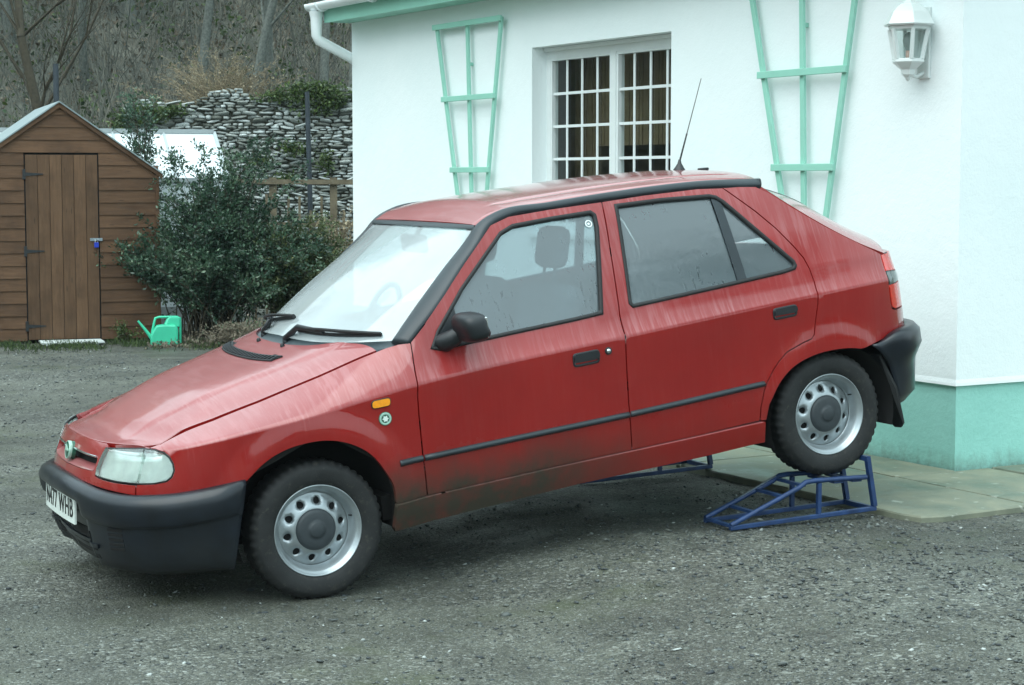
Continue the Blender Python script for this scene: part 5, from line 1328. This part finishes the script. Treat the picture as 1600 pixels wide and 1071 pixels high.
lip = [nose(w, .549 - .004 * (1 - abs(w) / .33)) for w in np.linspace(-.322, .322, 15)]
mb = MB(); v = []
for p in lip: v += [p, p + np.array([.03, 0, .012]), p + np.array([.045, 0, .014])]
mb.add(v, [(3*i + j, 3*i + j + 1, 3*i + j + 4, 3*i + j + 3) for i in range(14) for j in (0, 1)], True); mb.build('grille_lip', M['red_paint'], npn)
for k in (-1, 1):
    pass
# nose emblem: green oval disc with a pale ring and a winged arrow
pc = nose(0, .590); mt = Matrix.Translation(Vector(pc) + Vector((-.006, 0, .004))) @ Vector((-1, 0, .25)).to_track_quat('Z', 'Y').to_matrix().to_4x4()
mb = MB(); mb.lathe([(0, .008), (.030, .008), (.036, .004), (.037, -.020)], 32, mt); bd = mb.build('nose_emblem', M['badge_green'], npn)
mb = MB(); mb.lathe([(.0335, .0085), (.0345, .0098), (.0365, .0095), (.0375, .004), (.0375, -.004)], 32, mt); mb.build('emblem_ring', M['badge_pale'], bd)
mb = MB()
mb.prism([mt @ Vector(p) for p in ((-.022, -.003, .008), (.006, -.003, .008), (.006, -.009, .008), (.024, .0, .008), (.006, .009, .008), (.006, .003, .008), (-.022, .003, .008))], mt.to_3x3() @ Vector((0, 0, .003)))
for k in range(3): mb.prism([mt @ Vector(p) for p in ((-.020 + .009*k, .003, .008), (-.014 + .009*k, .003, .008), (-.020 + .009*k, .022 - .004*k, .008), (-.025 + .009*k, .020 - .004*k, .008))], mt.to_3x3() @ Vector((0, 0, .003)))
mb.build('winged_arrow', M['badge_pale'], bd)

# bonnet
_nt = [body_raw(u, .655) for u in np.linspace(-1.343, -.70, 30)]
def nose_x(y): return float(np.interp(y, [p[1] for p in _nt], [p[0] for p in _nt]))
bon_rear = smooth_spl([0, .3, .6, .8, 1.0, 1.2], [.155, .165, .215, .300, .363, .40])
def bonnet(s, q):
    """s 0 nose edge .. 1 windscreen edge, q -1..1 across"""
    ub = -.700 + 1.063 * s; E = body_raw(ub, seam_z(min(ub, .5))); xs = E[0]; ys = E[1] - .003
    y = q * ys; a = abs(q)
    E0 = body_raw(-.700, seam_z(-.62)); xf = nose_x(min(a, 1.0) * (E0[1] - .003))
    xr = bon_rear(a)
    k = a ** 6; xl = xf + (xr - xf) * s; x = xl * (1 - k) + xs * k
    z = E[2] + .003 + (seam_z(max(-.62, x)) - seam_z(max(-.62, xs))) * (1 - k)
    crown = .012 + .050 * sstep(0, .55, s)
    z += crown * (1 - a ** 3.6) + .007 * sstep(.0, .12, s) * (1 - sstep(.55 + .17 * s, .62 + .17 * s, a))
    zt_ = .656 - .015 * a * a; z += (zt_ - z) * (1 - sstep(0, .22, s)) * (1 - .0 * a)
    if s < 0: z += s * .4
    return np.array([x, y, z])
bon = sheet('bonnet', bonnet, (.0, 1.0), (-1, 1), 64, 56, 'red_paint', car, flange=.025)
# intake grille in the bonnet: a dark well with slats
def on_bonnet(s, q, h=0.0):
    p = bonnet(s, q); n = normal_of(bonnet, s, q); n = n if n[2] > 0 else -n; return p + n * h
v = [on_bonnet(s, q, .0022) for s, q in ((.822, .58), (.864, .60), (.864, -.53), (.822, -.51))]
mb = MB(); mb.prism([Vector(a) for a in v], Vector((0, 0, .002))); vent = mb.build('bonnet_intake', M['dark_void'], bon)
for i in range(24):
    q = -.50 + .046 * i; mb = MB(); mb.bar(on_bonnet(.824, q, .006), on_bonnet(.862, q + .008, .006), .010, .006); mb.build('slat', M['black_plastic'], vent)
for s in (.819, .866):
    mb = MB(); mb.tube([on_bonnet(s, q, .003) for q in np.linspace(.59, -.52, 12)], .005, 6); mb.build('intake_rim', M['black_plastic'], vent)
for q in (-.26, .20):
    p = on_bonnet(.975, q, .0); mb = MB(); mb.lathe([(0, .016), (.006, .015), (.009, .009), (.010, 0)], 12, Matrix.Translation(Vector(p))); mb.build('washer_jet', M['black_plastic'], bon)

# scuttle panel between bonnet and glass
def scuttle(s, q):
    a = abs(q); p0 = bonnet(1.0, q) + np.array([.004, 0, -.012]); y1 = q * .668
    p1 = np.array([glass_x(y1) + .03, y1, .934 - .010 * a]); return p0 + (p1 - p0) * s + np.array([0, 0, -.012 * math.sin(math.pi * s)])
sheet('scuttle', scuttle, (0, 1), (-1.0, 1.0), 6, 40, 'grey_plastic', car, flange=.02)

# windscreen
scr = sheet('windscreen', screen, (0, 1), (-1, 1), 24, 36, 'windscreen_glass', car, up=(-.6, 0, 1))
def edge_strip(name, a0, a1, qs, off, mat, par):
    v = []; n = 40
    for i in range(n + 1):
        q = qs[0] + (qs[1] - qs[0]) * i / n
        for t in (a0, a1):
            p = screen(t, q); v.append(p + np.array([-.6, 0, .8]) * off)
    mb = MB(); mb.add(v, [(2*i, 2*i + 1, 2*i + 3, 2*i + 2) for i in range(n)], True); return mb.build(name, M[mat], par)
v = []; nq = 41
for i in range(nq):
    q = -1 + 2 * i / (nq - 1); p0 = screen(.955, q); p1 = screen(1.0, q); v += [p0 + np.array([-.004, 0, .004]), (p0 + p1) / 2 + np.array([-.008, 0, .012]), p1 + np.array([0.004, 0, .004])]
mb = MB(); mb.add(v, [(3*i + j, 3*i + j + 1, 3*i + j + 4, 3*i + j + 3) for i in range(nq - 1) for j in (0, 1)], True); mb.build('windscreen_rubber', M['trim_plastic'], scr)

# roof
roof_e = smooth_spl([.89, .915, .957, 1.02, 1.15, 1.35, 1.70, 2.0, 2.20, 2.34, 2.42], [1.316, 1.330, 1.350, 1.364, 1.373, 1.380, 1.386, 1.380, 1.366, 1.346, 1.325])
def roof(s, q):
    a = abs(q); xr = 2.305 + .085 * (1 - a ** 2.2); x = .905 + (xr - .905) * s
    xe = .905 + (2.335 - .905) * s
    z = roof_e(xe) + (.030 * sstep(0, .12, s) + .006) * (1 - a ** 2.2) - .006 * sstep(.94, 1, a)
    # two shallow pressed channels along the roof
    z -= .005 * math.exp(-((a - .72) / .03) ** 2) * sstep(.08, .16, s) * (1 - sstep(.90, .97, s))
    return np.array([x, q * .572, z])
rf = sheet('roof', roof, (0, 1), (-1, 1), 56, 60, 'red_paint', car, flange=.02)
# tailgate
hseam = smooth_spl([0, .18, .45, .75, 1.0], [2.30, 2.38, 2.545, 2.72, 2.862])
hz = smooth_spl([0, .18, .45, .75, 1.0], [1.318, 1.250, 1.125, 1.015, .948])
def hatch(s, q):
    xe = hseam(s); ze = hz(s); ye = -body(xe, ze)[1] - .004; a = abs(q)
    b = (.085 + .135 * sstep(0, .5, s)) * (1 - a ** 2.2)
    k = .50 + .30 * s
    return np.array([xe + b * k * 1.1, q * ye, ze + b * (.62 - .30 * s)])
htop = sheet('tailgate', hatch, (0, 1), (-1, 1), 30, 44, 'red_paint', car, flange=.02, up=(.6, 0, 1))
# heated rear window on the tailgate
def hatch_glass(s, q):
    p = hatch(.20 + .58 * s, q * .46); n = normal_of(hatch, .20 + .58 * s, q * .46); n = n if n[2] > 0 else -n; return p + n * .003
sheet('rear_window', hatch_glass, (0, 1), (-1, 1), 12, 24, 'smoke_lens', htop, flange=.006, up=(.6, 0, 1))
def tailface(w, z): 
    p = body_raw(3.64 - abs(w), z); return np.array([p[0], p[1] * (1 if w > 0 else -1), p[2]])
panel('tailgate_lower', [(-.645, .950), (-.645, .600), (.645, .600), (.645, .950)], 'red_paint', car, fn=tailface, rows=False, step=.06)

# bumpers: swept along the plan outline
def bumper_front(w, t):
    """w arc from centre, t along the section"""
    a = abs(w)
    zc = .512 - .042 * sstep(.1, .62, a) + .018 * sstep(.75, 1.07, a)
    T = (0, .06, .14, .24, .36, .46, .52, .58, .80, .92, 1.0)
    Zs = (zc - .002, zc + .006, zc - .006, zc - .030, zc - .075, zc - .110, zc - .122, zc - .135, .235, .175, .148)
    O = (-.010, .020, .047, .062, .063, .055, .036, .036, .020, -.004, -.05)
    i = min(9, max(0, int(np.searchsorted(T, t) - 1))); f = (t - T[i]) / (T[i+1] - T[i])
    f2 = f
    z = Zs[i] + (Zs[i+1] - Zs[i]) * f2; o = O[i] + (O[i+1] - O[i]) * f2
    k = sstep(1.09, .96, a); o = o * (.25 + .75 * k) + .004 - .034 * (1 - sstep(.29, .36, a)) * (1 - sstep(zc - .068, zc - .046, z))
    u = -1.343 + a * (1.06 - .24 * max(0, .487 - z)) / 1.06
    e = 1e-3; x = _cx(u); y = _cy(u); tx = _cx(u + e) - _cx(u - e); ty = _cy(u + e) - _cy(u - e); l = math.hypot(tx, ty)
    nx, ny = -ty / l, tx / l
    px, py = x + nx * o, y + ny * o
    return np.array([px, py * (1 if w > 0 else -1), z])
def loft(name, fn, ws, ts, mat, par, flip=False, edge=.0):
    v = [fn(w, t) for w in ws for t in ts]; n = len(ts)
    f = [(i*n + j, i*n + j + 1, (i+1)*n + j + 1, (i+1)*n + j) for i in range(len(ws) - 1) for j in range(n - 1)]
    me = mesh_from(name, v, f, smooth=True, mats=[M[mat]])
    bm = bmesh.new(); bm.from_mesh(me); bmesh.ops.recalc_face_normals(bm, faces=bm.faces[:]); bm.to_mesh(me); bm.free()
    o = link(name, me, par); m = o.modifiers.new('thickness', 'SOLIDIFY'); m.thickness = .006; m.offset = 0
    return o
E0 = 1.343 - .283
ws = np.linspace(-E0, E0, 90); ts = [0, .03, .06, .10, .14, .19, .24, .30, .36, .41, .45, .47, .52, .56, .59, .65, .72, .80, .86, .92, .96, 1.0]
fb = loft('front_bumper', bumper_front, ws, ts, 'bumper', car)
def fbp(w, z, off):
    """point on the front bumper skin at height z"""
    lo, hi = .06, 1.0
    for _ in range(30):
        m = (lo + hi) / 2
        if bumper_front(w, m)[2] > z: lo = m
        else: hi = m
    p = bumper_front(w, lo); n = normal_of(bumper_front, w, lo, 4e-3); n = n if np.dot(n, [p[0] - .2, p[1], 0]) > 0 else -n
    return p + n * off
def patch(name, w0, w1, z0, z1, off, mat, par, nw=10, thick=.004):
    v = []
    for i in range(nw + 1):
        w = w0 + (w1 - w0) * i / nw
        v += [fbp(w, z0, off), fbp(w, z1, off), fbp(w, z1, off - thick), fbp(w, z0, off - thick)]
    f = [(4*i + j, 4*i + (j+1) % 4, 4*i + 4 + (j+1) % 4, 4*i + 4 + j) for i in range(nw) for j in range(4)] + [(0, 1, 2, 3), tuple(4*nw + j for j in (3, 2, 1, 0))]
    mb = MB(); mb.add(v, f); return mb.build(name, M[mat], par)
# lower air intakes, with a bar between them, and vents at the corners
for s in (-1, 1):
    patch('air_intake', s * .02, s * .36, .272, .318, .005, 'dark_void', fb); patch('air_intake', s * .02, s * .40, .205, .252, .005, 'dark_void', fb)
    for k in range(5):
        z = .255 + .020 * k; patch('corner_vent', s * (.50 + .010 * k * 0), s * .585, z, z + .011, .005, 'dark_void', fb, 4)
patch('intake_bar', -.42, .42, .254, .270, .012, 'bumper', fb, 20, .012)
# number plate
mb = MB(); pv = []
PW = .262
def plate_pt(y, z):
    x = -.824 - (z - .395) * .12 * -1 + .10 * (y * y); return Vector((x - .015, y, z))
n = 12
v = []
for i in range(n + 1):
    y = -PW + 2 * PW * i / n; v += [plate_pt(y, .335), plate_pt(y, .447)]
v2 = [p + Vector((.008, 0, 0)) for p in v]; b = len(v)
f = [(2*i, 2*i + 1, 2*i + 3, 2*i + 2) for i in range(n)] + [(b + 2*i, b + 2*i + 2, b + 2*i + 3, b + 2*i + 1) for i in range(n)]
f += [(2*i, 2*i + 2, b + 2*i + 2, b + 2*i) for i in range(n)] + [(2*i + 1, b + 2*i + 1, b + 2*i + 3, 2*i + 3) for i in range(n)] + [(0, b, b + 1, 1), (2*n, 2*n + 1, b + 2*n + 1, b + 2*n)]
mb.add(v + v2, f); plate = mb.build('number_plate', M['plate_white'], fb)
def text_mesh(name, body_, size, place, mat, par, extrude=.0008, xs=1.0, bold=.0):
    cu = bpy.data.curves.new(name, 'FONT'); cu.body = body_; cu.size = size; cu.align_x = 'CENTER'; cu.align_y = 'CENTER'; cu.extrude = extrude; cu.offset = bold; cu.space_character = 1.08
    cu.resolution_u = 3
    o = bpy.data.objects.new(name, cu); me = bpy.data.meshes.new_from_object(o, depsgraph=bpy.context.evaluated_depsgraph_get()); bpy.data.objects.remove(o); bpy.data.curves.remove(cu)
    for vv in me.vertices: vv.co = place(vv.co.x * xs, vv.co.y, vv.co.z)
    me.materials.clear(); me.materials.append(M[mat]); me.name = name
    return link(name, me, par)
# seen from ahead, the text runs from the car's right side to its left side
text_mesh('plate_characters', 'N477 WHB', .104, lambda x, y, z: plate_pt(-x, .391 + y) + Vector((-.0012 - z, 0, 0)), 'plate_black', plate, xs=.90, bold=.0008)
def bumper_rear(w, t):
    a = abs(w)
    zc = .600 - .045 * sstep(.75, .98, a)
    T = (0, .10, .22, .40, .55, .62, .85, 1.0)
    Zs = (zc, zc + .004, zc - .022, zc - .080, zc - .130, zc - .150, .300, .262)
    O = (-.012, .040, .062, .066, .042, .032, .018, -.02)
    i = min(6, max(0, int(np.searchsorted(T, t) - 1))); f = (t - T[i]) / (T[i+1] - T[i])
    z = Zs[i] + (Zs[i+1] - Zs[i]) * f; o = (O[i] + (O[i+1] - O[i]) * f) * (.25 + .75 * sstep(1.0, .80, a)) + .003
    um = max(2.640, 2.45 + math.sqrt(max(.0, .365 ** 2 - (z - .275) ** 2))); u = 3.64 - a * (3.64 - um) / .995
    e = 1e-3; x = _cx(u); y = _cy(u); tx = _cx(u + e) - _cx(u - e); ty = _cy(u + e) - _cy(u - e); l = math.hypot(tx, ty)
    return np.array([x - ty / l * o, (y + tx / l * o) * (1 if w > 0 else -1), z])
rb = loft('rear_bumper', bumper_rear, np.linspace(-.995, .995, 70), [0, .05, .10, .16, .22, .3, .4, .48, .55, .62, .7, .85, .93, 1.0], 'bumper', car)

# underbody, floor
mb = MB()
mb.box((.30, -.70, .20), (2.12, .70, .30)); mb.box((-.60, -.47, .17), (.30, .47, .45)); mb.box((2.12, -.47, .22), (2.85, .47, .50)); mb.box((-.20, -.47, .45), (.40, .47, .62))
mb.build('underbody', M['dark_void'], car)
mb = MB(); mb.tube([(.3, -.25, .17), (1.2, -.25, .16), (2.0, -.25, .18), (2.3, -.3, .22), (2.95, -.42, .22)], .022, 8); mb.tube([(1.3, -.25, .165), (1.75, -.25, .17)], .06, 10)
mb.build('exhaust', M['cap_grey'], car)
mb = MB(); mb.tube([(2.45, -.6, .27), (2.45, .6, .27)], .03, 10); mb.tube([(0, -.6, .27), (0, .6, .27)], .025, 10); mb.build('axle', M['dark_void'], car)
# interior
mb = MB(); mb.box((.40, -.70, .30), (2.6, .70, .34)); mb.build('cabin_floor', M['dark_void'], car)
mb = MB(); mb.prism([(.36, -.655, .88), (.60, -.655, .905), (.74, -.655, .87), (.78, -.655, .72), (.72, -.655, .45), (.36, -.655, .45)], (0, 1.31, 0)); mb.build('dashboard', M['dash_plastic'], car)
swm = Matrix.Translation((.80, .36, .875)) @ Matrix.Rotation(R(-62), 4, 'Y')
mb = MB(); mb.lathe([(.175 + .013 * math.cos(t), .013 * math.sin(t)) for t in np.linspace(0, 2 * math.pi, 9)[:-1]], 36, swm, closed=True)
mb.lathe([(0, -.005), (.05, -.01), (.06, -.03), (0, -.05)], 16, swm)
for a in (0, 120, 240): mb.bar(swm @ Vector((.05 * math.cos(R(a + 180)), .05 * math.sin(R(a + 180)), -.02)), swm @ Vector((.17 * math.cos(R(a + 180)), .17 * math.sin(R(a + 180)), 0)), .03, .012)
mb.build('steering_wheel', M['dash_plastic'], car)
mb = MB(); mb.box((.845, -.125, 1.195), (.875, .125, 1.275), bev=.012); mb.tube([(.90, 0, 1.305), (.865, 0, 1.25)], .012, 8); mb.build('cabin_mirror', M['dash_plastic'], car)
def seat_mesh(y0, y1, x, wide=False):
    s = MB(); s.box((x - .50, y0, .36), (x, y1, .52), bev=.05)
    m = Matrix.Translation((x - .03, 0, .47)) @ Matrix.Rotation(R(16), 4, 'Y'); s.box((-.07, y0 + .01, 0), (.07, y1 - .01, .56 if not wide else .48), m, bev=.06); return s
for y in (-.36, .36):
    st = seat_mesh(y - .24, y + .24, 1.22).build('front_seat', M['seat_fabric'], car)
    h = MB(); m = Matrix.Translation((1.335, y, 1.075)) @ Matrix.Rotation(R(14), 4, 'Y'); h.box((-.04, -.115, 0), (.04, .115, .185), m, bev=.04)
    h.tube([m @ Vector((0, -.05, 0)), m @ Vector((0, -.05, -.09))], .007, 6); h.tube([m @ Vector((0, .05, 0)), m @ Vector((0, .05, -.09))], .007, 6)
    h.build('headrest', M['seat_fabric'], st)
seat_mesh(-.60, .60, 2.18, True).build('rear_seat', M['seat_fabric'], car)
mb = MB(); mb.box((2.28, -.60, .86), (2.80, .60, .885)); mb.build('parcel_shelf', M['dash_plastic'], car)

# door mirror
def mirror(s):
    par = [o for o in car.children if o.name.startswith('front_door')][0 if s == 1 else 1]
    mb = MB()
    bm = bmesh.new(); bmesh.ops.create_uvsphere(bm, u_segments=28, v_segments=18, radius=1)
    for v in bm.verts:
        x, y, z = v.co
        k = lambda a, e: math.copysign(abs(a) ** e, a)
        x2, y2, z2 = k(x, .62), k(y, .50), k(z, .55)
        taper = 1 - .10 * (y2 > 0) * y2
        v.co = Vector((.695 + x2 * .055 + (.010 if z2 < 0 else 0), -(.875 + y2 * .093) * s, .945 + z2 * .060 * taper))
    mb.add([tuple(v.co) for v in bm.verts], [tuple(v.index for v in f.verts) for f in bm.faces], True); bm.free()
    hs = mb.build('door_mirror', M['black_plastic'], par)
    mb = MB(); mb.box((.728, -.072, -.042), (.739, .072, .042), Matrix.Translation((0, -.885 * s, .945)), bev=.004); mb.build('mirror_glass', M['chrome'], hs)
    mb = MB(); mb.tube([(.610, -.745 * s, .885), (.625, -.775 * s, .888), (.655, -.800 * s, .905), (.690, -.820 * s, .930)], [.036, .040, .036, .030], 14); mb.build('mirror_foot', M['black_plastic'], hs)
mirror(1); mirror(-1)

# wipers
def wiper(pivot, elbow, tip0, tip1, par):
    mb = MB(); P = lambda t, q, h: screen(t, q) + np.array([-.62, 0, .78]) * h
    a = scuttle(.55, pivot) + np.array([0, 0, .014]); b = P(*elbow, .035); c = P((tip0[0] + tip1[0]) / 2, (tip0[1] + tip1[1]) / 2, .022)
    mb.tube([a, b, c], [.015, .012, .009], 8); mb.lathe([(0, .03), (.014, .028), (.016, 0)], 12, Matrix.Translation(Vector(a) + Vector((0, 0, -.02)))); arm = mb.build('wiper', M['black_plastic'], par)
    mb = MB(); n = 14; q = [P(tip0[0] + (tip1[0] - tip0[0]) * i / n, tip0[1] + (tip1[1] - tip0[1]) * i / n, .008) for i in range(n + 1)]; mb.tube(q, .008, 6)
    q = [P(tip0[0] + (tip1[0] - tip0[0]) * i / n, tip0[1] + (tip1[1] - tip0[1]) * i / n, .014 + .020 * math.sin(math.pi * i / n)) for i in range(n + 1)]; mb.tube(q, .0075, 6)
    mb.build('wiper_blade', M['black_rubber'], arm)
wiper(-.10, (.05, -.30), (.055, -.22), (.045, -.93), car)
wiper(.42, (.06, .25), (.045, .72), (.13, .02), car)
# aerial at the rear of the roof
base = roof(.905, 0.0); mt = Matrix.Translation(Vector(base)) @ Matrix.Rotation(R(8), 4, 'Y')
mb = MB(); mb.lathe([(0, .050), (.006, .048), (.010, .030), (.024, .008), (.030, 0), (.030, -.005)], 18, mt); an = mb.build('aerial', M['black_plastic'], rf)
p0 = Vector(base) + Vector((.006, 0, .04)); p1 = Vector(base) + Vector((.165, 0, .415))
mb = MB(); mb.tube([p0, p0.lerp(p1, .33), p0.lerp(p1, .34), p1], [.0045, .0038, .0024, .0016], 6); mb.build('aerial_rod', M['black_plastic'], an)
mb = MB(); mb.box((2.36, -.022, 1.385), (2.40, .022, 1.397), bev=.004); mb.build('washer_nozzle', M['black_plastic'], rf)
# tax disc in the windscreen
mb = MB(); c = Vector(screen(.36, -.72)) + Vector((.012, 0, -.010)); mt = Matrix.Translation(c) @ Vector((-.62, 0, .78)).to_track_quat('Z', 'Y').to_matrix().to_4x4()
simple('disc_blue', (.25, .55, .68), .6, var=.35, nscale=40)
mb.lathe([(0, .001), (.038, .001), (.039, 0)], 20, mt); mb.build('tax_disc', M['disc_blue'], scr)
simple('sticker_pale', (.75, .80, .80), .6, var=.1)
p = body(1.402, 1.268); n_ = outward(p, normal_of(body, 1.402, 1.268)); mt = Matrix.Translation(Vector(p - n_ * .004)) @ Vector(n_).to_track_quat('Z', 'Y').to_matrix().to_4x4()
mb = MB(); mb.lathe([(.011, .0), (.012, .002), (.016, .002), (.017, 0)], 20, mt); mb.lathe([(0, .001), (.005, .001), (.006, 0)], 12, mt)
mb.build('window_sticker', M['sticker_pale'], [o for o in car.children if o.name.startswith('front_door')][0])

# wheels
def make_wheel(x, s, rot, zc):
    w = bpy.data.objects.new('wheel', None); COL.objects.link(w); w.parent = car; w.empty_display_size = .1
    w.location = (x, -.700 * s, zc)
    # local z = outboard
    w.rotation_euler = (R(90) if s == 1 else R(-90), 0, 0)
    if 'tyre' not in WH:
        N = 144; prof = [(.170, -.062), (.185, -.075), (.225, -.084), (.255, -.080), (.268, -.070), (.2745, -.062), (.2785, -.048), (.2785, -.020), (.2785, .0), (.2785, .020), (.2785, .048), (.2745, .062), (.268, .070), (.255, .080), (.245, .0835), (.225, .0845), (.205, .081), (.190, .076), (.182, .070), (.176, .062), (.170, .055)]
        v = []; k = len(prof)
        for i, (r, h) in enumerate(prof):
            for j in range(N):
                t = 2 * math.pi * j / N; rr = r; hh = h
                g = (j % 3 == 0)
                if 5 <= i <= 11 and g: rr -= .007
                if i in (4, 12) and g: rr -= .006; hh *= .97
                if i in (7, 9): rr -= .006
                if i == 8 and (j % 3 == 1): rr -= .005
                v.append((rr * math.cos(t), rr * math.sin(t), hh))
        f = [(i*N + j, i*N + (j+1) % N, (i+1)*N + (j+1) % N, (i+1)*N + j) for i in range(k - 1) for j in range(N)]
        mb = MB(); mb.add(v, f, True); WH['tyre'] = mb.mesh('tyre', M['tyre'])
        # rim: flange, well, and a dished disc with ten rounded slots
        mb = MB(); mb.lathe([(.150, -.06), (.166, -.05), (.160, .0), (.160, .030), (.168, .046), (.170, .055), (.1765, .058), (.1815, .066), (.1835, .071), (.1815, .0745), (.178, .073), (.175, .066), (.168, .062), (.160, .052), (.153, .034), (.150, .020), (.146, .016)], 72)
        WH['rim'] = mb.mesh('rim', M['wheel_silver'])
        dish = smooth_spl([.03, .075, .088, .102, .125, .138, .149], [.036, .040, .040, .034, .022, .015, .013])
        outer = [np.array((.149 * math.cos(t), .149 * math.sin(t))) for t in np.linspace(0, 2 * math.pi, 97)[:-1]]
        inn = [np.array((.070 * math.cos(t), .070 * math.sin(t))) for t in np.linspace(0, 2 * math.pi, 49)[:-1]]
        holes = [inn]
        for i in range(10):
            a = 2 * math.pi * i / 10; c = np.array((.1145 * math.cos(a), .1145 * math.sin(a))); e = np.array((math.cos(a), math.sin(a))); g = np.array((-e[1], e[0])); h = []
            for t in np.linspace(0, 2 * math.pi, 17)[:-1]:
                rr = math.cos(t); h.append(c + e * .0150 * rr + g * (.0125 - .0030 * rr) * math.sin(t) * 1.15)
            holes.append(h)
        loops = [outer] + holes; P = np.array([q for l in loops for q in l]); pts = []
        for r in (.084, .092, .099, .1295, .135, .142):
            m = int(2 * math.pi * r / .010)
            for j in range(m):
                a = 2 * math.pi * (j + .5) / m; q = (r * math.cos(a), r * math.sin(a))
                if dist_poly(q, P) > .0045: pts.append(q)
        for i in range(10):
            for r in (.106, .114, .122):
                for da in (-.06, 0, .06):
                    a = 2 * math.pi * (i + .5) / 10 + da; q = (r * math.cos(a), r * math.sin(a))
                    if dist_poly(q, P) > .004: pts.append(q)
        V = [Vector((float(q[0]), float(q[1]))) for q in P] + [Vector(q) for q in pts]; E = []; b = 0
        for l in loops: n = len(l); E += [(b + i, b + (i+1) % n) for i in range(n)]; b += n
        vo, eo, fo, *_ = delaunay_2d_cdt(V, E, [], 0, 1e-7)
        def hz_(x, y):
            r = math.hypot(x, y); z = dish(r)
            dmin = min(math.hypot(x - .1145 * math.cos(2 * math.pi * i / 10), y - .1145 * math.sin(2 * math.pi * i / 10)) for i in range(10))
            return z - .0035 * max(0, 1 - (dmin - .014) / .008) if dmin < .022 else z
        F = []
        for t in fo:
            c = sum((vo[i] for i in t), Vector((0, 0))) / len(t)
            if inside(c, outer) and not any(inside(c, h) for h in holes): F.append(tuple(t))
        v = [(q.x, q.y, hz_(q.x, q.y)) for q in vo]; n0 = len(v); cnt = {}
        F = [t if (Vector(v[t[1]]) - Vector(v[t[0]])).cross(Vector(v[t[2]]) - Vector(v[t[0]])).z > 0 else tuple(reversed(t)) for t in F]
        for t in F:
            for i in range(len(t)): cnt[(t[i], t[(i+1) % len(t)])] = 1
        mp = {}
        for (a, b_) in [e for e in cnt if (e[1], e[0]) not in cnt]:
            for q in (a, b_):
                if q not in mp: mp[q] = len(v); v.append((v[q][0], v[q][1], v[q][2] - .012))
            F.append((a, mp[a], mp[b_], b_))
        mb = MB(); mb.add(v, F, True); WH['disc'] = mb.mesh('wheel_disc', M['wheel_silver'])
        mb = MB(); mb.lathe([(.0, .060), (.026, .060), (.030, .0575), (.031, .055), (.045, .0555), (.068, .054), (.078, .050), (.083, .044), (.083, .036)], 48)
        WH['cap'] = mb.mesh('hub_cap', M['cap_grey'])
        mb = MB(); mb.lathe([(.0, .014), (.165, .010), (.166, -.05), (0, -.06)], 40); WH['drum'] = mb.mesh('brake_drum', M['dark_void'])
        mb = MB(); mb.tube([(.150, .012, .030), (.156, .013, .048)], .003, 8); WH['valve'] = mb.mesh('valve', M['black_rubber'])
    for nm, key in (('tyre', 'tyre'), ('rim', 'rim'), ('wheel_disc', 'disc'), ('hub_cap', 'cap'), ('brake_drum', 'drum'), ('valve', 'valve')):
        o = link(nm, WH[key], w); o.rotation_euler = (0, 0, R(rot))
WH = {}
make_wheel(-.003, 1, 6, .231); make_wheel(2.45, 1, 20, .277); make_wheel(-.003, -1, 0, .231); make_wheel(2.45, -1, 11, .277)
sc.cycles.use_denoising = True
try: sc.cycles.denoiser = 'OPENIMAGEDENOISE'
except Exception: pass
